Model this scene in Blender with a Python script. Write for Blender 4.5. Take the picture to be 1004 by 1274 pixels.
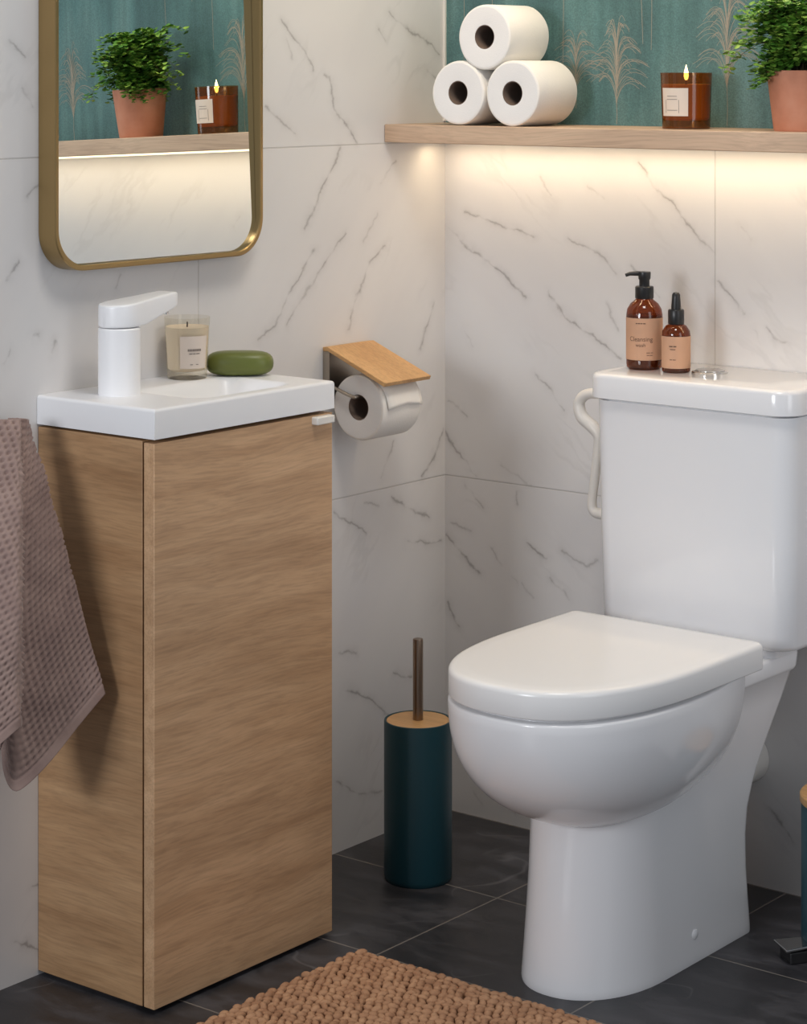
import bpy, math, random
import numpy as np
from mathutils import Vector, Matrix

# ------------------------------------------------------------------ camera, light, exposure
scene = bpy.context.scene
for o in list(bpy.data.objects):
    bpy.data.objects.remove(o)
COL = scene.collection
random.seed(4)
rng = np.random.default_rng(4)

cam_data = bpy.data.cameras.new('camera')
cam = bpy.data.objects.new('camera', cam_data)
COL.objects.link(cam)
cam_data.sensor_fit = 'HORIZONTAL'
cam_data.sensor_width = 36.0
cam_data.lens = 2920.0 / 1004.0 * 36.0
cam_data.shift_x = 0.0
cam_data.shift_y = -(637.0 - 82.0) / 1004.0
cam.location = (2.562, -3.353, 1.335)
cam.rotation_euler = (math.radians(90), 0, math.radians(38.4))
cam_data.clip_start = 0.05
scene.camera = cam

vs = scene.view_settings
scene.display_settings.display_device = 'sRGB'
vs.view_transform = 'Standard'
vs.look = 'None'
vs.gamma = 1.0
vs.use_curve_mapping = False
vs.exposure = 0.0

world = bpy.data.worlds.new('room_ambience')
scene.world = world
world.use_nodes = True
world.node_tree.nodes['Background'].inputs[0].default_value = (0.87, 0.93, 1.03, 1)
world.node_tree.nodes['Background'].inputs[1].default_value = 0.26


def area(name, loc, target, size, size_y, power, color, spread=180):
    l = bpy.data.lights.new(name, 'AREA')
    l.shape = 'RECTANGLE'
    l.size, l.size_y = size, size_y
    l.energy = power
    l.color = color
    l.spread = math.radians(spread)
    o = bpy.data.objects.new(name, l)
    COL.objects.link(o)
    o.location = loc
    d = Vector(target) - Vector(loc)
    o.rotation_euler = d.to_track_quat('-Z', 'Y').to_euler()
    return o


# daylight from a window in the wall opposite the toilet
area('window_daylight', (0.45, -4.9, 1.65), (0.5, 0, 0.8), 1.0, 1.1, 66, (0.92, 0.95, 1.0))
# added soft fill that brightens the faces turned to the right
area('right_fill_light', (3.4, -1.3, 1.5), (0.2, -0.7, 0.6), 0.9, 1.7, 12, (0.97, 0.98, 1.0))
# ceiling lamp over the room
area('ceiling_lamp', (1.0, -1.0, 2.55), (0.75, -0.7, 0), 0.5, 0.5, 13, (1.0, 0.95, 0.88))
# warm strip light high on the papered wall
area('upper_strip_light', (0.55, -0.10, 1.85), (0.5, -0.06, 1.2), 1.1, 0.03, 4.2, (1.0, 0.78, 0.50))
# warm strip under the shelf
area('shelf_strip_light', (0.62, -0.0545, 1.1955), (0.62, -0.025, 0.9), 1.20, 0.012, 1.1, (1.0, 0.77, 0.49))

try:
    scene.cycles.use_denoising = True
    scene.cycles.max_bounces = 10
    scene.cycles.transparent_max_bounces = 12
    scene.cycles.sample_clamp_indirect = 6.0
    scene.cycles.caustics_reflective = False
except Exception:
    pass

# ------------------------------------------------------------------ node helpers
def srgb(r, g, b):
    def c(v):
        v /= 255.0
        return v / 12.92 if v <= 0.04045 else ((v + 0.055) / 1.055) ** 2.4
    return (c(r), c(g), c(b), 1.0)


def new_mat(name, base=(200, 200, 200), rough=0.5, metal=0.0, **kw):
    m = bpy.data.materials.new(name)
    m.use_nodes = True
    b = m.node_tree.nodes['Principled BSDF']
    b.inputs['Base Color'].default_value = srgb(*base)
    b.inputs['Roughness'].default_value = rough
    b.inputs['Metallic'].default_value = metal
    for k, v in kw.items():
        b.inputs[k.replace('_', ' ')].default_value = v
    return m


class NT:
    """small wrapper to write node graphs quickly"""
    def __init__(self, m):
        self.t = m.node_tree
        self.n = self.t.nodes
        self.b = self.n.get('Principled BSDF')

    def link(self, a, b):
        self.t.links.new(a, b)

    def setin(self, node, idx, v):
        if v is None:
            return
        if hasattr(v, 'is_output'):
            self.link(v, node.inputs[idx])
        else:
            node.inputs[idx].default_value = v

    def coord(self, which='Object'):
        return self.n.new('ShaderNodeTexCoord').outputs[which]

    def mapping(self, vec, loc=(0, 0, 0), rot=(0, 0, 0), scale=(1, 1, 1)):
        k = self.n.new('ShaderNodeMapping')
        self.link(vec, k.inputs[0])
        k.inputs['Location'].default_value = loc
        k.inputs['Rotation'].default_value = rot
        k.inputs['Scale'].default_value = scale
        return k.outputs[0]

    def noise(self, vec, scale=5, detail=3, rough=0.5, dist=0.0, out='Fac'):
        k = self.n.new('ShaderNodeTexNoise')
        if vec is not None:
            self.link(vec, k.inputs['Vector'])
        k.inputs['Scale'].default_value = scale
        k.inputs['Detail'].default_value = detail
        k.inputs['Roughness'].default_value = rough
        k.inputs['Distortion'].default_value = dist
        return k.outputs[out]

    def math(self, op, a, b=None, c=None, clamp=False):
        k = self.n.new('ShaderNodeMath')
        k.operation = op
        k.use_clamp = clamp
        self.setin(k, 0, a)
        self.setin(k, 1, b)
        self.setin(k, 2, c)
        return k.outputs[0]

    def vmath(self, op, a, b=None, out=0):
        k = self.n.new('ShaderNodeVectorMath')
        k.operation = op
        self.setin(k, 0, a)
        if b is not None:
            self.setin(k, 1, b)
        return k.outputs[out]

    def sep(self, v):
        k = self.n.new('ShaderNodeSeparateXYZ')
        self.link(v, k.inputs[0])
        return k.outputs

    def comb(self, x, y, z=0.0):
        k = self.n.new('ShaderNodeCombineXYZ')
        for i, v in enumerate((x, y, z)):
            self.setin(k, i, v)
        return k.outputs[0]

    def range(self, v, a, b, c=0.0, d=1.0, smooth=True):
        k = self.n.new('ShaderNodeMapRange')
        k.interpolation_type = 'SMOOTHSTEP' if smooth else 'LINEAR'
        k.clamp = True if not smooth else k.clamp
        self.link(v, k.inputs[0])
        for i, x in enumerate((a, b, c, d)):
            k.inputs[i + 1].default_value = x
        return k.outputs[0]

    def mix(self, fac, a, b, mode='MIX'):
        k = self.n.new('ShaderNodeMix')
        k.data_type = 'RGBA'
        k.blend_type = mode
        self.setin(k, 0, fac)
        self.setin(k, 6, a)
        self.setin(k, 7, b)
        return k.outputs[2]

    def ramp(self, v, stops):
        k = self.n.new('ShaderNodeValToRGB')
        self.link(v, k.inputs[0])
        e = k.color_ramp.elements
        while len(e) > 1:
            e.remove(e[-1])
        e[0].position, e[0].color = stops[0][0], srgb(*stops[0][1])
        for p, c in stops[1:]:
            x = e.new(p)
            x.color = srgb(*c)
        return k.outputs[0]

    def color(self, c):
        self.link(c, self.b.inputs['Base Color'])

    def bump(self, h, strength=0.3, dist=0.01):
        k = self.n.new('ShaderNodeBump')
        k.inputs['Strength'].default_value = strength
        k.inputs['Distance'].default_value = dist
        self.link(h, k.inputs['Height'])
        self.link(k.outputs[0], self.b.inputs['Normal'])


# ------------------------------------------------------------------ marble tiles
def vein_group():
    g = bpy.data.node_groups.new('vein', 'ShaderNodeTree')
    for nm, tp in (('P', 'NodeSocketVector'), ('A', 'NodeSocketVector'), ('BA', 'NodeSocketVector'),
                   ('Inv', 'NodeSocketFloat'), ('W', 'NodeSocketFloat'), ('S', 'NodeSocketFloat')):
        g.interface.new_socket(nm, in_out='INPUT', socket_type=tp)
    g.interface.new_socket('Fac', in_out='OUTPUT', socket_type='NodeSocketFloat')
    n, l = g.nodes, g.links
    gi, go = n.new('NodeGroupInput'), n.new('NodeGroupOutput')

    def vm(op, a, b):
        k = n.new('ShaderNodeVectorMath')
        k.operation = op
        l.new(a, k.inputs[0])
        if b is not None:
            l.new(b, k.inputs[1])
        return k

    def mm(op, a, b, clamp=False):
        k = n.new('ShaderNodeMath')
        k.operation = op
        k.use_clamp = clamp
        for i, v in enumerate((a, b)):
            if hasattr(v, 'is_output'):
                l.new(v, k.inputs[i])
            elif v is not None:
                k.inputs[i].default_value = v
        return k.outputs[0]
    pa = vm('SUBTRACT', gi.outputs['P'], gi.outputs['A']).outputs[0]
    dot = vm('DOT_PRODUCT', pa, gi.outputs['BA']).outputs['Value']
    h = mm('MULTIPLY', dot, gi.outputs['Inv'], True)
    sc = n.new('ShaderNodeVectorMath')
    sc.operation = 'SCALE'
    l.new(gi.outputs['BA'], sc.inputs[0])
    l.new(h, sc.inputs['Scale'])
    df = vm('SUBTRACT', pa, sc.outputs[0]).outputs[0]
    ln = n.new('ShaderNodeVectorMath')
    ln.operation = 'LENGTH'
    l.new(df, ln.inputs[0])
    q = mm('DIVIDE', ln.outputs['Value'], gi.outputs['W'])
    # sharp core plus a wide soft halo
    core = mm('POWER', mm('SUBTRACT', 1.0, q, True), 2.0)
    q2 = mm('MULTIPLY', q, 0.22)
    halo = mm('MULTIPLY', mm('POWER', mm('SUBTRACT', 1.0, q2, True), 2.0), 0.34)
    f = mm('MULTIPLY', mm('ADD', core, halo), gi.outputs['S'])
    l.new(f, go.inputs[0])
    return g


VG = vein_group()

VEINS_BACK = [([(0.047, 1.071), (0.153, 1.045), (0.196, 1.033)], 0.8),
    ([(0.005, 1.042), (0.063, 1.006), (0.144, 0.957), (0.174, 0.93)], 1.0),
    ([(0.208, 1.14), (0.23, 1.113)], 0.4),
    ([(0.266, 1.041), (0.332, 1.016), (0.366, 0.984)], 0.7),
    ([(0.41, 1.175), (0.442, 1.134), (0.485, 1.095), (0.559, 1.026)], 0.9),
    ([(0.225, 0.94), (0.276, 0.894), (0.339, 0.861), (0.374, 0.837)], 0.9),
    ([(0.399, 0.999), (0.453, 0.943)], 0.6),
    ([(0.311, 1.135), (0.339, 1.113)], 0.35),
    ([(0.343, 0.936), (0.376, 0.887)], 0.5),
    ([(0.042, 0.864), (0.065, 0.837)], 0.35),
    ([(0.196, 0.795), (0.232, 0.773), (0.257, 0.743)], 0.7),
    ([(0.005, 0.734), (0.047, 0.709)], 0.7),
    ([(0.004, 0.681), (0.034, 0.636), (0.07, 0.604)], 0.9),
    ([(0.127, 0.632), (0.187, 0.603)], 0.35),
    ([(0.047, 0.587), (0.083, 0.551)], 0.6),
    ([(0.16, 0.587), (0.161, 0.565)], 0.7),
    ([(0.011, 0.514), (0.056, 0.505)], 0.6),
    ([(0.004, 0.492), (0.043, 0.456), (0.074, 0.432)], 1.0),
    ([(0.184, 0.5), (0.22, 0.479)], 1.1),
    ([(0.233, 0.444), (0.269, 0.414)], 0.9),
    ([(0.255, 0.495), (0.302, 0.469), (0.327, 0.484)], 0.6),
    ([(0.004, 0.372), (0.029, 0.335)], 0.9),
    ([(0.149, 0.439), (0.158, 0.432)], 0.9),
    ([(0.1, 0.482), (0.127, 0.453)], 0.5),
    ([(0.17, 0.433), (0.191, 0.408)], 0.4),
    ([(0.652, 0.136), (0.682, 0.113), (0.71, 0.084)], 0.8),
    ([(0.609, 1.071), (0.626, 1.053)], 0.8),
    ([(0.567, 0.979), (0.588, 0.958), (0.615, 0.929)], 0.9),
    ([(0.657, 0.911), (0.669, 0.897), (0.694, 0.886)], 0.9),
    ([(0.633, 0.901), (0.642, 0.882)], 0.5),
    ([(0.083, 0.053), (0.153, 0.024)], 0.5),
    ([(0.065, 0.043), (0.083, 0.025)], 0.5)]
VEINS_LEFT = [([(-0.443, 1.409), (-0.415, 1.386), (-0.384, 1.358), (-0.366, 1.327)], 0.9),
    ([(-0.335, 1.316), (-0.322, 1.313), (-0.305, 1.264), (-0.252, 1.206)], 1.0),
    ([(-0.164, 1.43), (-0.105, 1.399), (-0.045, 1.374), (-0.019, 1.354)], 0.9),
    ([(-0.191, 1.399), (-0.171, 1.378)], 0.7),
    ([(-0.481, 1.272), (-0.441, 1.243), (-0.409, 1.222)], 0.7),
    ([(-0.05, 1.326), (-0.026, 1.309)], 0.6),
    ([(-0.429, 1.378), (-0.417, 1.348)], 0.5),
    ([(-0.297, 1.197), (-0.314, 1.164), (-0.362, 1.096), (-0.384, 1.065)], 1.0),
    ([(-0.364, 1.028), (-0.417, 0.971), (-0.461, 0.907), (-0.499, 0.885)], 0.8),
    ([(-0.278, 1.049), (-0.331, 1.008), (-0.403, 0.933), (-0.429, 0.908)], 0.8),
    ([(-0.144, 1.166), (-0.186, 1.129)], 0.6),
    ([(-0.173, 1.02), (-0.215, 0.992), (-0.25, 0.933), (-0.271, 0.886)], 0.9),
    ([(-0.033, 0.911), (-0.07, 0.846)], 0.8),
    ([(-0.059, 0.872), (-0.075, 0.839)], 0.6),
    ([(-0.002, 0.684), (-0.033, 0.641), (-0.068, 0.606)], 1.0),
    ([(-0.15, 0.676), (-0.179, 0.619)], 0.6),
    ([(-0.305, 0.58), (-0.254, 0.545), (-0.219, 0.528)], 0.8),
    ([(-0.228, 0.585), (-0.193, 0.574)], 0.6),
    ([(-0.157, 0.58), (-0.084, 0.547), (-0.047, 0.53)], 0.9),
    ([(-0.112, 0.492), (-0.01, 0.484)], 0.8),
    ([(-0.297, 0.338), (-0.254, 0.327)], 0.9),
    ([(-0.148, 0.273), (-0.094, 0.259)], 0.9),
    ([(-0.28, 0.275), (-0.21, 0.238), (-0.162, 0.205)], 0.9),
    ([(-0.305, 0.117), (-0.254, 0.093), (-0.184, 0.071)], 0.7),
    ([(-1.04, 1.369), (-1.008, 1.346)], 0.7),
    ([(-1.017, 1.298), (-0.995, 1.277)], 0.9),
    ([(-0.982, 1.161), (-1.008, 1.144)], 0.8),
    ([(-1.022, 1.048), (-1.047, 1.022)], 0.8),
    ([(-0.982, 0.938), (-0.993, 0.937)], 1.0),
    ([(-0.947, 0.928), (-0.958, 0.912)], 0.8),
    ([(-1.04, 0.918), (-1.05, 0.901)], 0.6),
    ([(-1.025, 0.062), (-1.009, 0.051), (-0.986, 0.035)], 1.0),
    ([(-0.997, 0.133), (-0.981, 0.125)], 0.7),
    ([(-0.193, 1.08), (-0.232, 1.034)], 0.5),
    ([(-0.816, 1.013), (-0.829, 0.993)], 0.5)]


def marble(name, axis, veins, joints_v, tint, flip):
    m = new_mat(name, tint, 0.22)
    t = NT(m)
    s = t.sep(t.coord('Object'))
    u, v = (s[0], s[2]) if axis == 'x' else (s[1], s[2])
    p = t.comb(u, v, 0.0)
    w1 = t.vmath('SUBTRACT', t.noise(p, 14, 2, 0.5, out='Color'), (0.5, 0.5, 0.5))
    w2 = t.vmath('SUBTRACT', t.noise(p, 70, 3, 0.6, out='Color'), (0.5, 0.5, 0.5))
    k1 = t.n.new('ShaderNodeVectorMath'); k1.operation = 'SCALE'
    t.link(w1, k1.inputs[0]); k1.inputs['Scale'].default_value = 0.026
    k2 = t.n.new('ShaderNodeVectorMath'); k2.operation = 'SCALE'
    t.link(w2, k2.inputs[0]); k2.inputs['Scale'].default_value = 0.011
    wp = t.vmath('ADD', t.vmath('ADD', p, k1.outputs[0]), k2.outputs[0])
    wp = t.vmath('MULTIPLY', wp, (1, 1, 0))
    total = None
    for pts, st in veins:
        for a, b in zip(pts[:-1], pts[1:]):
            k = t.n.new('ShaderNodeGroup')
            k.node_tree = VG
            t.link(wp, k.inputs['P'])
            ba = (b[0] - a[0], b[1] - a[1])
            k.inputs['A'].default_value = (a[0], a[1], 0)
            k.inputs['BA'].default_value = (ba[0], ba[1], 0)
            k.inputs['Inv'].default_value = 1.0 / (ba[0] ** 2 + ba[1] ** 2)
            k.inputs['W'].default_value = 0.0046
            k.inputs['S'].default_value = st
            total = k.outputs[0] if total is None else t.math('MAXIMUM', total, k.outputs[0])
    patch = t.range(t.noise(p, 26, 2), 0.30, 0.62, 0.10, 1.0)
    total = t.math('MULTIPLY', total, patch)
    # faint procedural veining everywhere, running along the diagonal
    ang = math.radians(-40 if not flip else 52)
    pr = t.mapping(wp, rot=(0, 0, -ang), scale=(1, 1, 1))
    pr = t.mapping(pr, scale=(2.6, 9.0, 1))
    rid = t.math('ABSOLUTE', t.math('SUBTRACT', t.noise(pr, 1.0, 4, 0.55), 0.5))
    rid = t.range(rid, 0.0, 0.035, 1.0, 0.0)
    msk = t.range(t.noise(p, 5.0, 2), 0.5, 0.68)
    faint = t.math('MULTIPLY', t.math('MULTIPLY', rid, msk), 0.16)
    fac = t.math('MINIMUM', t.math('ADD', total, faint), 1.0)
    cloud = t.range(t.noise(pr, 0.7, 3), 0.35, 0.7)
    base = t.mix(t.math('MULTIPLY', cloud, 0.35), srgb(*tint), srgb(tint[0] - 16, tint[1] - 16, tint[2] - 13))
    col = t.mix(t.math('MULTIPLY', fac, 0.56), base, srgb(112, 106, 104))
    # joints between the 60 cm tiles
    dj = None
    for z in (0.6, 1.2, 1.8):
        d = t.math('ABSOLUTE', t.math('SUBTRACT', v, z))
        dj = d if dj is None else t.math('MINIMUM', dj, d)
    for uu, z0 in joints_v:
        d = t.math('ABSOLUTE', t.math('SUBTRACT', u, uu))
        off = t.math('MULTIPLY', t.math('GREATER_THAN', t.math('ABSOLUTE', t.math('SUBTRACT', v, z0 + 0.3)), 0.3), 1.0)
        dj = t.math('MINIMUM', dj, t.math('ADD', d, off))
    j = t.range(dj, 0.0006, 0.0016, 1.0, 0.0)
    col = t.mix(t.math('MULTIPLY', j, 0.36), col, srgb(140, 132, 124))
    t.color(col)
    t.bump(t.math('SUBTRACT', 1.0, j), 0.35, 0.002)
    return m


def wood(name, light, dark, along, freq=22.0, stretch=0.07, rough=0.5, contrast=1.0, figure=1.0):
    """oak-like grain running along the axis 'along' in object space"""
    m = new_mat(name, light, rough)
    t = NT(m)
    c = t.coord('Object')
    ax = 'xyz'.index(along)

    def scaled(s, st):
        v = [s, s, s]
        v[ax] = s * st
        return v
    warp = t.vmath('SUBTRACT', t.noise(t.mapping(c, scale=scaled(5.0, 0.45)), 1.0, 2, out='Color'), (0.5, 0.5, 0.5))
    k = t.n.new('ShaderNodeVectorMath'); k.operation = 'SCALE'
    t.link(warp, k.inputs[0]); k.inputs['Scale'].default_value = 0.075 * figure
    cw = t.vmath('ADD', c, k.outputs[0])
    g1 = t.noise(t.mapping(cw, scale=scaled(freq, stretch)), 1.0, 5, 0.62, 0.2)
    g2 = t.noise(t.mapping(cw, scale=scaled(freq * 9, stretch * 0.55)), 1.0, 3, 0.6)
    big = t.noise(t.mapping(c, scale=scaled(freq * 0.22, 0.35)), 1.0, 2)
    mid = tuple((a + b) / 2 for a, b in zip(light, dark))
    col = t.ramp(t.range(g1, 0.5 - 0.24 / contrast, 0.5 + 0.24 / contrast, smooth=False),
                 [(0.0, dark), (0.45, mid), (1.0, light)])
    pores = t.range(g2, 0.30, 0.62, 0.86, 1.05)
    col = t.mix(1.0, col, t.comb(pores, pores, pores), 'MULTIPLY')
    tone = t.range(big, 0.3, 0.7, 0.92, 1.06)
    col = t.mix(1.0, col, t.comb(tone, tone, tone), 'MULTIPLY')
    t.color(col)
    t.bump(g2, 0.06, 0.001)
    return m


# ------------------------------------------------------------------ materials
M = {}
JL = [(-0.643, 0.6), (-1.243, 0.6), (-0.943, 0.0), (-0.60, 1.2)]
JB = [(0.560, 0.6), (1.160, 0.6), (0.86, 0.0)]
M['marble_left'] = marble('white_marble_tile_left', 'y', VEINS_LEFT, [(-0.643, 0.6), (-1.243, 0.6)], (222, 220, 219), True)
M['marble_back'] = marble('white_marble_tile_back', 'x', VEINS_BACK, [(0.560, 0.6), (1.160, 0.6)], (222, 220, 219), False)

# slate floor: tiles about 35 x 31 cm
m = new_mat('slate_floor_tile', (52, 50, 52), 0.42)
t = NT(m)
c = t.coord('Object')
s = t.sep(c)
def grid_d(sock, origin, pitch):
    f = t.math('DIVIDE', t.math('SUBTRACT', sock, origin), pitch)
    f = t.math('ABSOLUTE', t.math('SUBTRACT', f, t.math('ROUND', f)))
    return t.math('MULTIPLY', f, pitch)
dx, dy = grid_d(s[0], 0.341, 0.352), grid_d(s[1], -0.309, 0.307)
dj = t.math('MINIMUM', dx, dy)
gro = t.range(dj, 0.0009, 0.0019, 1.0, 0.0)
ix = t.math('FLOOR', t.math('DIVIDE', t.math('SUBTRACT', s[0], 0.341), 0.352))
iy = t.math('FLOOR', t.math('DIVIDE', t.math('SUBTRACT', s[1], -0.309), 0.307))
wn = t.n.new('ShaderNodeTexWhiteNoise')
t.link(t.comb(ix, iy, 0.0), wn.inputs['Vector'])
cl = t.noise(t.mapping(c, rot=(0, 0, 0.6), scale=(1, 2.2, 1)), 7, 5, 0.62, 0.6)
base = t.ramp(t.range(cl, 0.28, 0.74), [(0.0, (38, 38, 41)), (0.5, (54, 53, 56)), (1.0, (76, 75, 79))])
tone = t.range(wn.outputs['Value'], 0, 1, 0.82, 1.15, smooth=False)
base = t.mix(1.0, base, t.comb(tone, tone, tone), 'MULTIPLY')
rid = t.math('ABSOLUTE', t.math('SUBTRACT', t.noise(c, 4.0, 2, 0.5, 0.25), 0.5))
vein = t.math('MULTIPLY', t.range(rid, 0.0, 0.008, 1.0, 0.0), t.range(t.noise(c, 4, 1), 0.52, 0.6))
base = t.mix(t.math('MULTIPLY', vein, 0.22), base, srgb(140, 138, 140))
base = t.mix(t.math('MULTIPLY', gro, 0.85), base, srgb(128, 121, 114))
t.color(base)
t.link(t.range(cl, 0.3, 0.7, 0.34, 0.52), t.b.inputs['Roughness'])
t.bump(t.math('SUBTRACT', t.math('MULTIPLY', cl, 0.5), gro), 0.25, 0.004)
M['slate'] = m

# teal wallpaper with a fine woven texture
m = new_mat('teal_wallpaper', (72, 118, 120), 0.62)
t = NT(m)
c = t.coord('Object')
vert = t.noise(t.mapping(c, scale=(60, 1, 3)), 1.0, 3, 0.6)
fine = t.noise(c, 420, 2, 0.7)
blot = t.noise(t.mapping(c, scale=(9, 1, 3)), 1.0, 3)
col = t.ramp(t.range(blot, 0.3, 0.7), [(0, (66, 98, 98)), (0.5, (80, 116, 115)), (1, (98, 130, 127))])
k = t.range(vert, 0.3, 0.7, 0.88, 1.10)
col = t.mix(1.0, col, t.comb(k, k, k), 'MULTIPLY')
k = t.range(fine, 0.3, 0.7, 0.80, 1.20)
col = t.mix(1.0, col, t.comb(k, k, k), 'MULTIPLY')
t.color(col)
t.bump(fine, 0.25, 0.001)
M['wallpaper'] = m
M['plume_ink'] = new_mat('bronze_plume_print', (156, 148, 132), 0.55, 0.0)

M['oak_door'] = wood('oak_veneer_door', (212, 174, 136), (172, 134, 98), 'y', 34, 0.09, 0.5, 0.9, 0.75)
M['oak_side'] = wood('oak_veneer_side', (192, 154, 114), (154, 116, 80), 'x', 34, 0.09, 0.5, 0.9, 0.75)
M['oak_shelf'] = wood('light_oak_shelf', (216, 188, 160), (186, 154, 128), 'x', 26, 0.06, 0.5, 0.9, 1.0)
M['bamboo'] = wood('bamboo', (206, 164, 112), (184, 138, 88), 'x', 30, 0.08, 0.42, 0.8, 0.3)
M['dark_gap'] = new_mat('dark_recess_board', (58, 44, 34), 0.7)

M['ceramic'] = new_mat('white_glazed_ceramic', (236, 236, 238), 0.15)
M['ceramic'].node_tree.nodes['Principled BSDF'].inputs['Coat Weight'].default_value = 0.3
M['seat_plastic'] = new_mat('white_gloss_seat_plastic', (240, 239, 238), 0.22)
M['basin_white'] = new_mat('white_cast_basin', (236, 236, 238), 0.30)
M['tap_white'] = new_mat('matt_white_tap', (240, 240, 242), 0.32)
M['white_plastic'] = new_mat('white_pipe_plastic', (226, 222, 216), 0.35)
M['chrome'] = new_mat('polished_chrome', (215, 213, 210), 0.08, 1.0)
M['steel'] = new_mat('brushed_steel', (176, 166, 154), 0.30, 1.0)
M['bronze_steel'] = new_mat('dark_brushed_steel_handle', (150, 132, 116), 0.32, 1.0)
M['brass'] = new_mat('aged_brass', (164, 138, 94), 0.34, 0.85)
M['mirror'] = new_mat('mirror_glass', (238, 243, 242), 0.0, 1.0)

m = new_mat('teal_powder_coat', (20, 62, 72), 0.42)
t = NT(m)
f = t.noise(t.coord('Object'), 900, 1)
t.bump(f, 0.06, 0.0005)
M['teal'] = m

# soft tissue paper with a faint embossed dot
m = new_mat('white_tissue_paper', (240, 236, 230), 0.9)
t = NT(m)
t.bump(t.noise(t.coord('Object'), 320, 2, 0.6), 0.25, 0.001)
M['paper'] = m
m = new_mat('tissue_roll_end', (236, 234, 232), 0.95)
t = NT(m)
t.bump(t.noise(t.coord('Object'), 500, 2, 0.7), 0.3, 0.001)
M['paper_end'] = m
M['card'] = new_mat('grey_brown_cardboard_core', (120, 102, 90), 0.9)

m = new_mat('terracotta', (200, 128, 98), 0.75)
t = NT(m)
f = t.noise(t.coord('Object'), 18, 4)
t.color(t.ramp(f, [(0.25, (192, 122, 92)), (0.5, (208, 140, 110)), (0.8, (220, 160, 132))]))
t.bump(t.noise(t.coord('Object'), 160, 2), 0.12, 0.001)
M['terracotta'] = m
M['soil'] = new_mat('dark_potting_soil', (46, 34, 26), 0.95)
m = new_mat('fern_leaf', (70, 112, 40), 0.5)
t = NT(m)
f = t.noise(t.coord('Object'), 55, 2)
t.color(t.ramp(f, [(0.28, (46, 96, 30)), (0.5, (92, 140, 48)), (0.72, (164, 194, 86))]))
t.b.inputs['Subsurface Weight'].default_value = 0.0
M['leaf'] = m
M['stem'] = new_mat('fern_stem', (70, 64, 34), 0.6)


def glass(name, color, rough=0.02, body=None, mixf=0.0):
    """thin coloured glass that lets straight light through"""
    m = bpy.data.materials.new(name)
    m.use_nodes = True
    nt = m.node_tree
    nt.nodes.clear()
    out = nt.nodes.new('ShaderNodeOutputMaterial')
    tr = nt.nodes.new('ShaderNodeBsdfTransparent')
    tr.inputs[0].default_value = srgb(*color)
    gl = nt.nodes.new('ShaderNodeBsdfGlossy')
    gl.inputs['Roughness'].default_value = rough
    gl.inputs[0].default_value = (1, 1, 1, 1)
    lw = nt.nodes.new('ShaderNodeLayerWeight')
    lw.inputs[0].default_value = 0.5
    pw_ = nt.nodes.new('ShaderNodeMath')
    pw_.operation = 'POWER'
    nt.links.new(lw.outputs['Facing'], pw_.inputs[0])
    pw_.inputs[1].default_value = 4.0
    ml = nt.nodes.new('ShaderNodeMath')
    ml.operation = 'MULTIPLY_ADD'
    nt.links.new(pw_.outputs[0], ml.inputs[0])
    ml.inputs[1].default_value = 0.45
    ml.inputs[2].default_value = 0.04
    mx = nt.nodes.new('ShaderNodeMixShader')
    nt.links.new(ml.outputs[0], mx.inputs[0])
    nt.links.new(tr.outputs[0], mx.inputs[1])
    nt.links.new(gl.outputs[0], mx.inputs[2])
    if body:
        df = nt.nodes.new('ShaderNodeBsdfDiffuse')
        df.inputs[0].default_value = srgb(*body)
        m2 = nt.nodes.new('ShaderNodeMixShader')
        m2.inputs[0].default_value = mixf
        nt.links.new(tr.outputs[0], m2.inputs[1])
        nt.links.new(df.outputs[0], m2.inputs[2])
        nt.links.new(m2.outputs[0], mx.inputs[1])
    nt.links.new(mx.outputs[0], out.inputs[0])
    return m


M['amber_glass'] = glass('amber_glass', (206, 160, 98), body=(124, 66, 22), mixf=0.28)
M['brown_glass'] = glass('brown_bottle_glass', (196, 128, 78), body=(110, 58, 28), mixf=0.25)
M['clear_glass'] = glass('clear_glass', (246, 244, 238))
M['amber_wax'] = new_mat('candle_wax_amber', (238, 188, 124), 0.5)
M['cream_wax'] = new_mat('candle_wax_cream', (228, 212, 190), 0.5)
M['brown_liquid'] = new_mat('brown_liquid', (104, 56, 26), 0.2)
M['wick'] = new_mat('burnt_wick', (60, 40, 28), 0.9)
M['kraft_label'] = new_mat('kraft_paper_label', (198, 154, 124), 0.7)
M['cream_label'] = new_mat('cream_paper_label', (226, 210, 194), 0.7)
M['pale_label'] = new_mat('pale_paper_label', (222, 208, 196), 0.7)
M['label_ink'] = new_mat('label_ink', (104, 78, 64), 0.8)
M['grey_ink'] = new_mat('grey_label_ink', (128, 118, 112), 0.8)
M['black_plastic'] = new_mat('black_pump_plastic', (30, 29, 30), 0.35)
m = new_mat('green_soap', (98, 106, 46), 0.38)
t = NT(m)
t.b.inputs['Subsurface Weight'].default_value = 0.12
t.b.inputs['Subsurface Radius'].default_value = (0.01, 0.012, 0.004)
M['soap'] = m


def emitter(name, color, strength):
    m = bpy.data.materials.new(name)
    m.use_nodes = True
    nt = m.node_tree
    nt.nodes.clear()
    out = nt.nodes.new('ShaderNodeOutputMaterial')
    e = nt.nodes.new('ShaderNodeEmission')
    e.inputs[0].default_value = srgb(*color)
    e.inputs[1].default_value = strength
    nt.links.new(e.outputs[0], out.inputs[0])
    return m


M['flame'] = emitter('candle_flame', (255, 230, 165), 6.0)
M['led'] = emitter('warm_led_diffuser', (255, 232, 190), 2.2)

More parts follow.
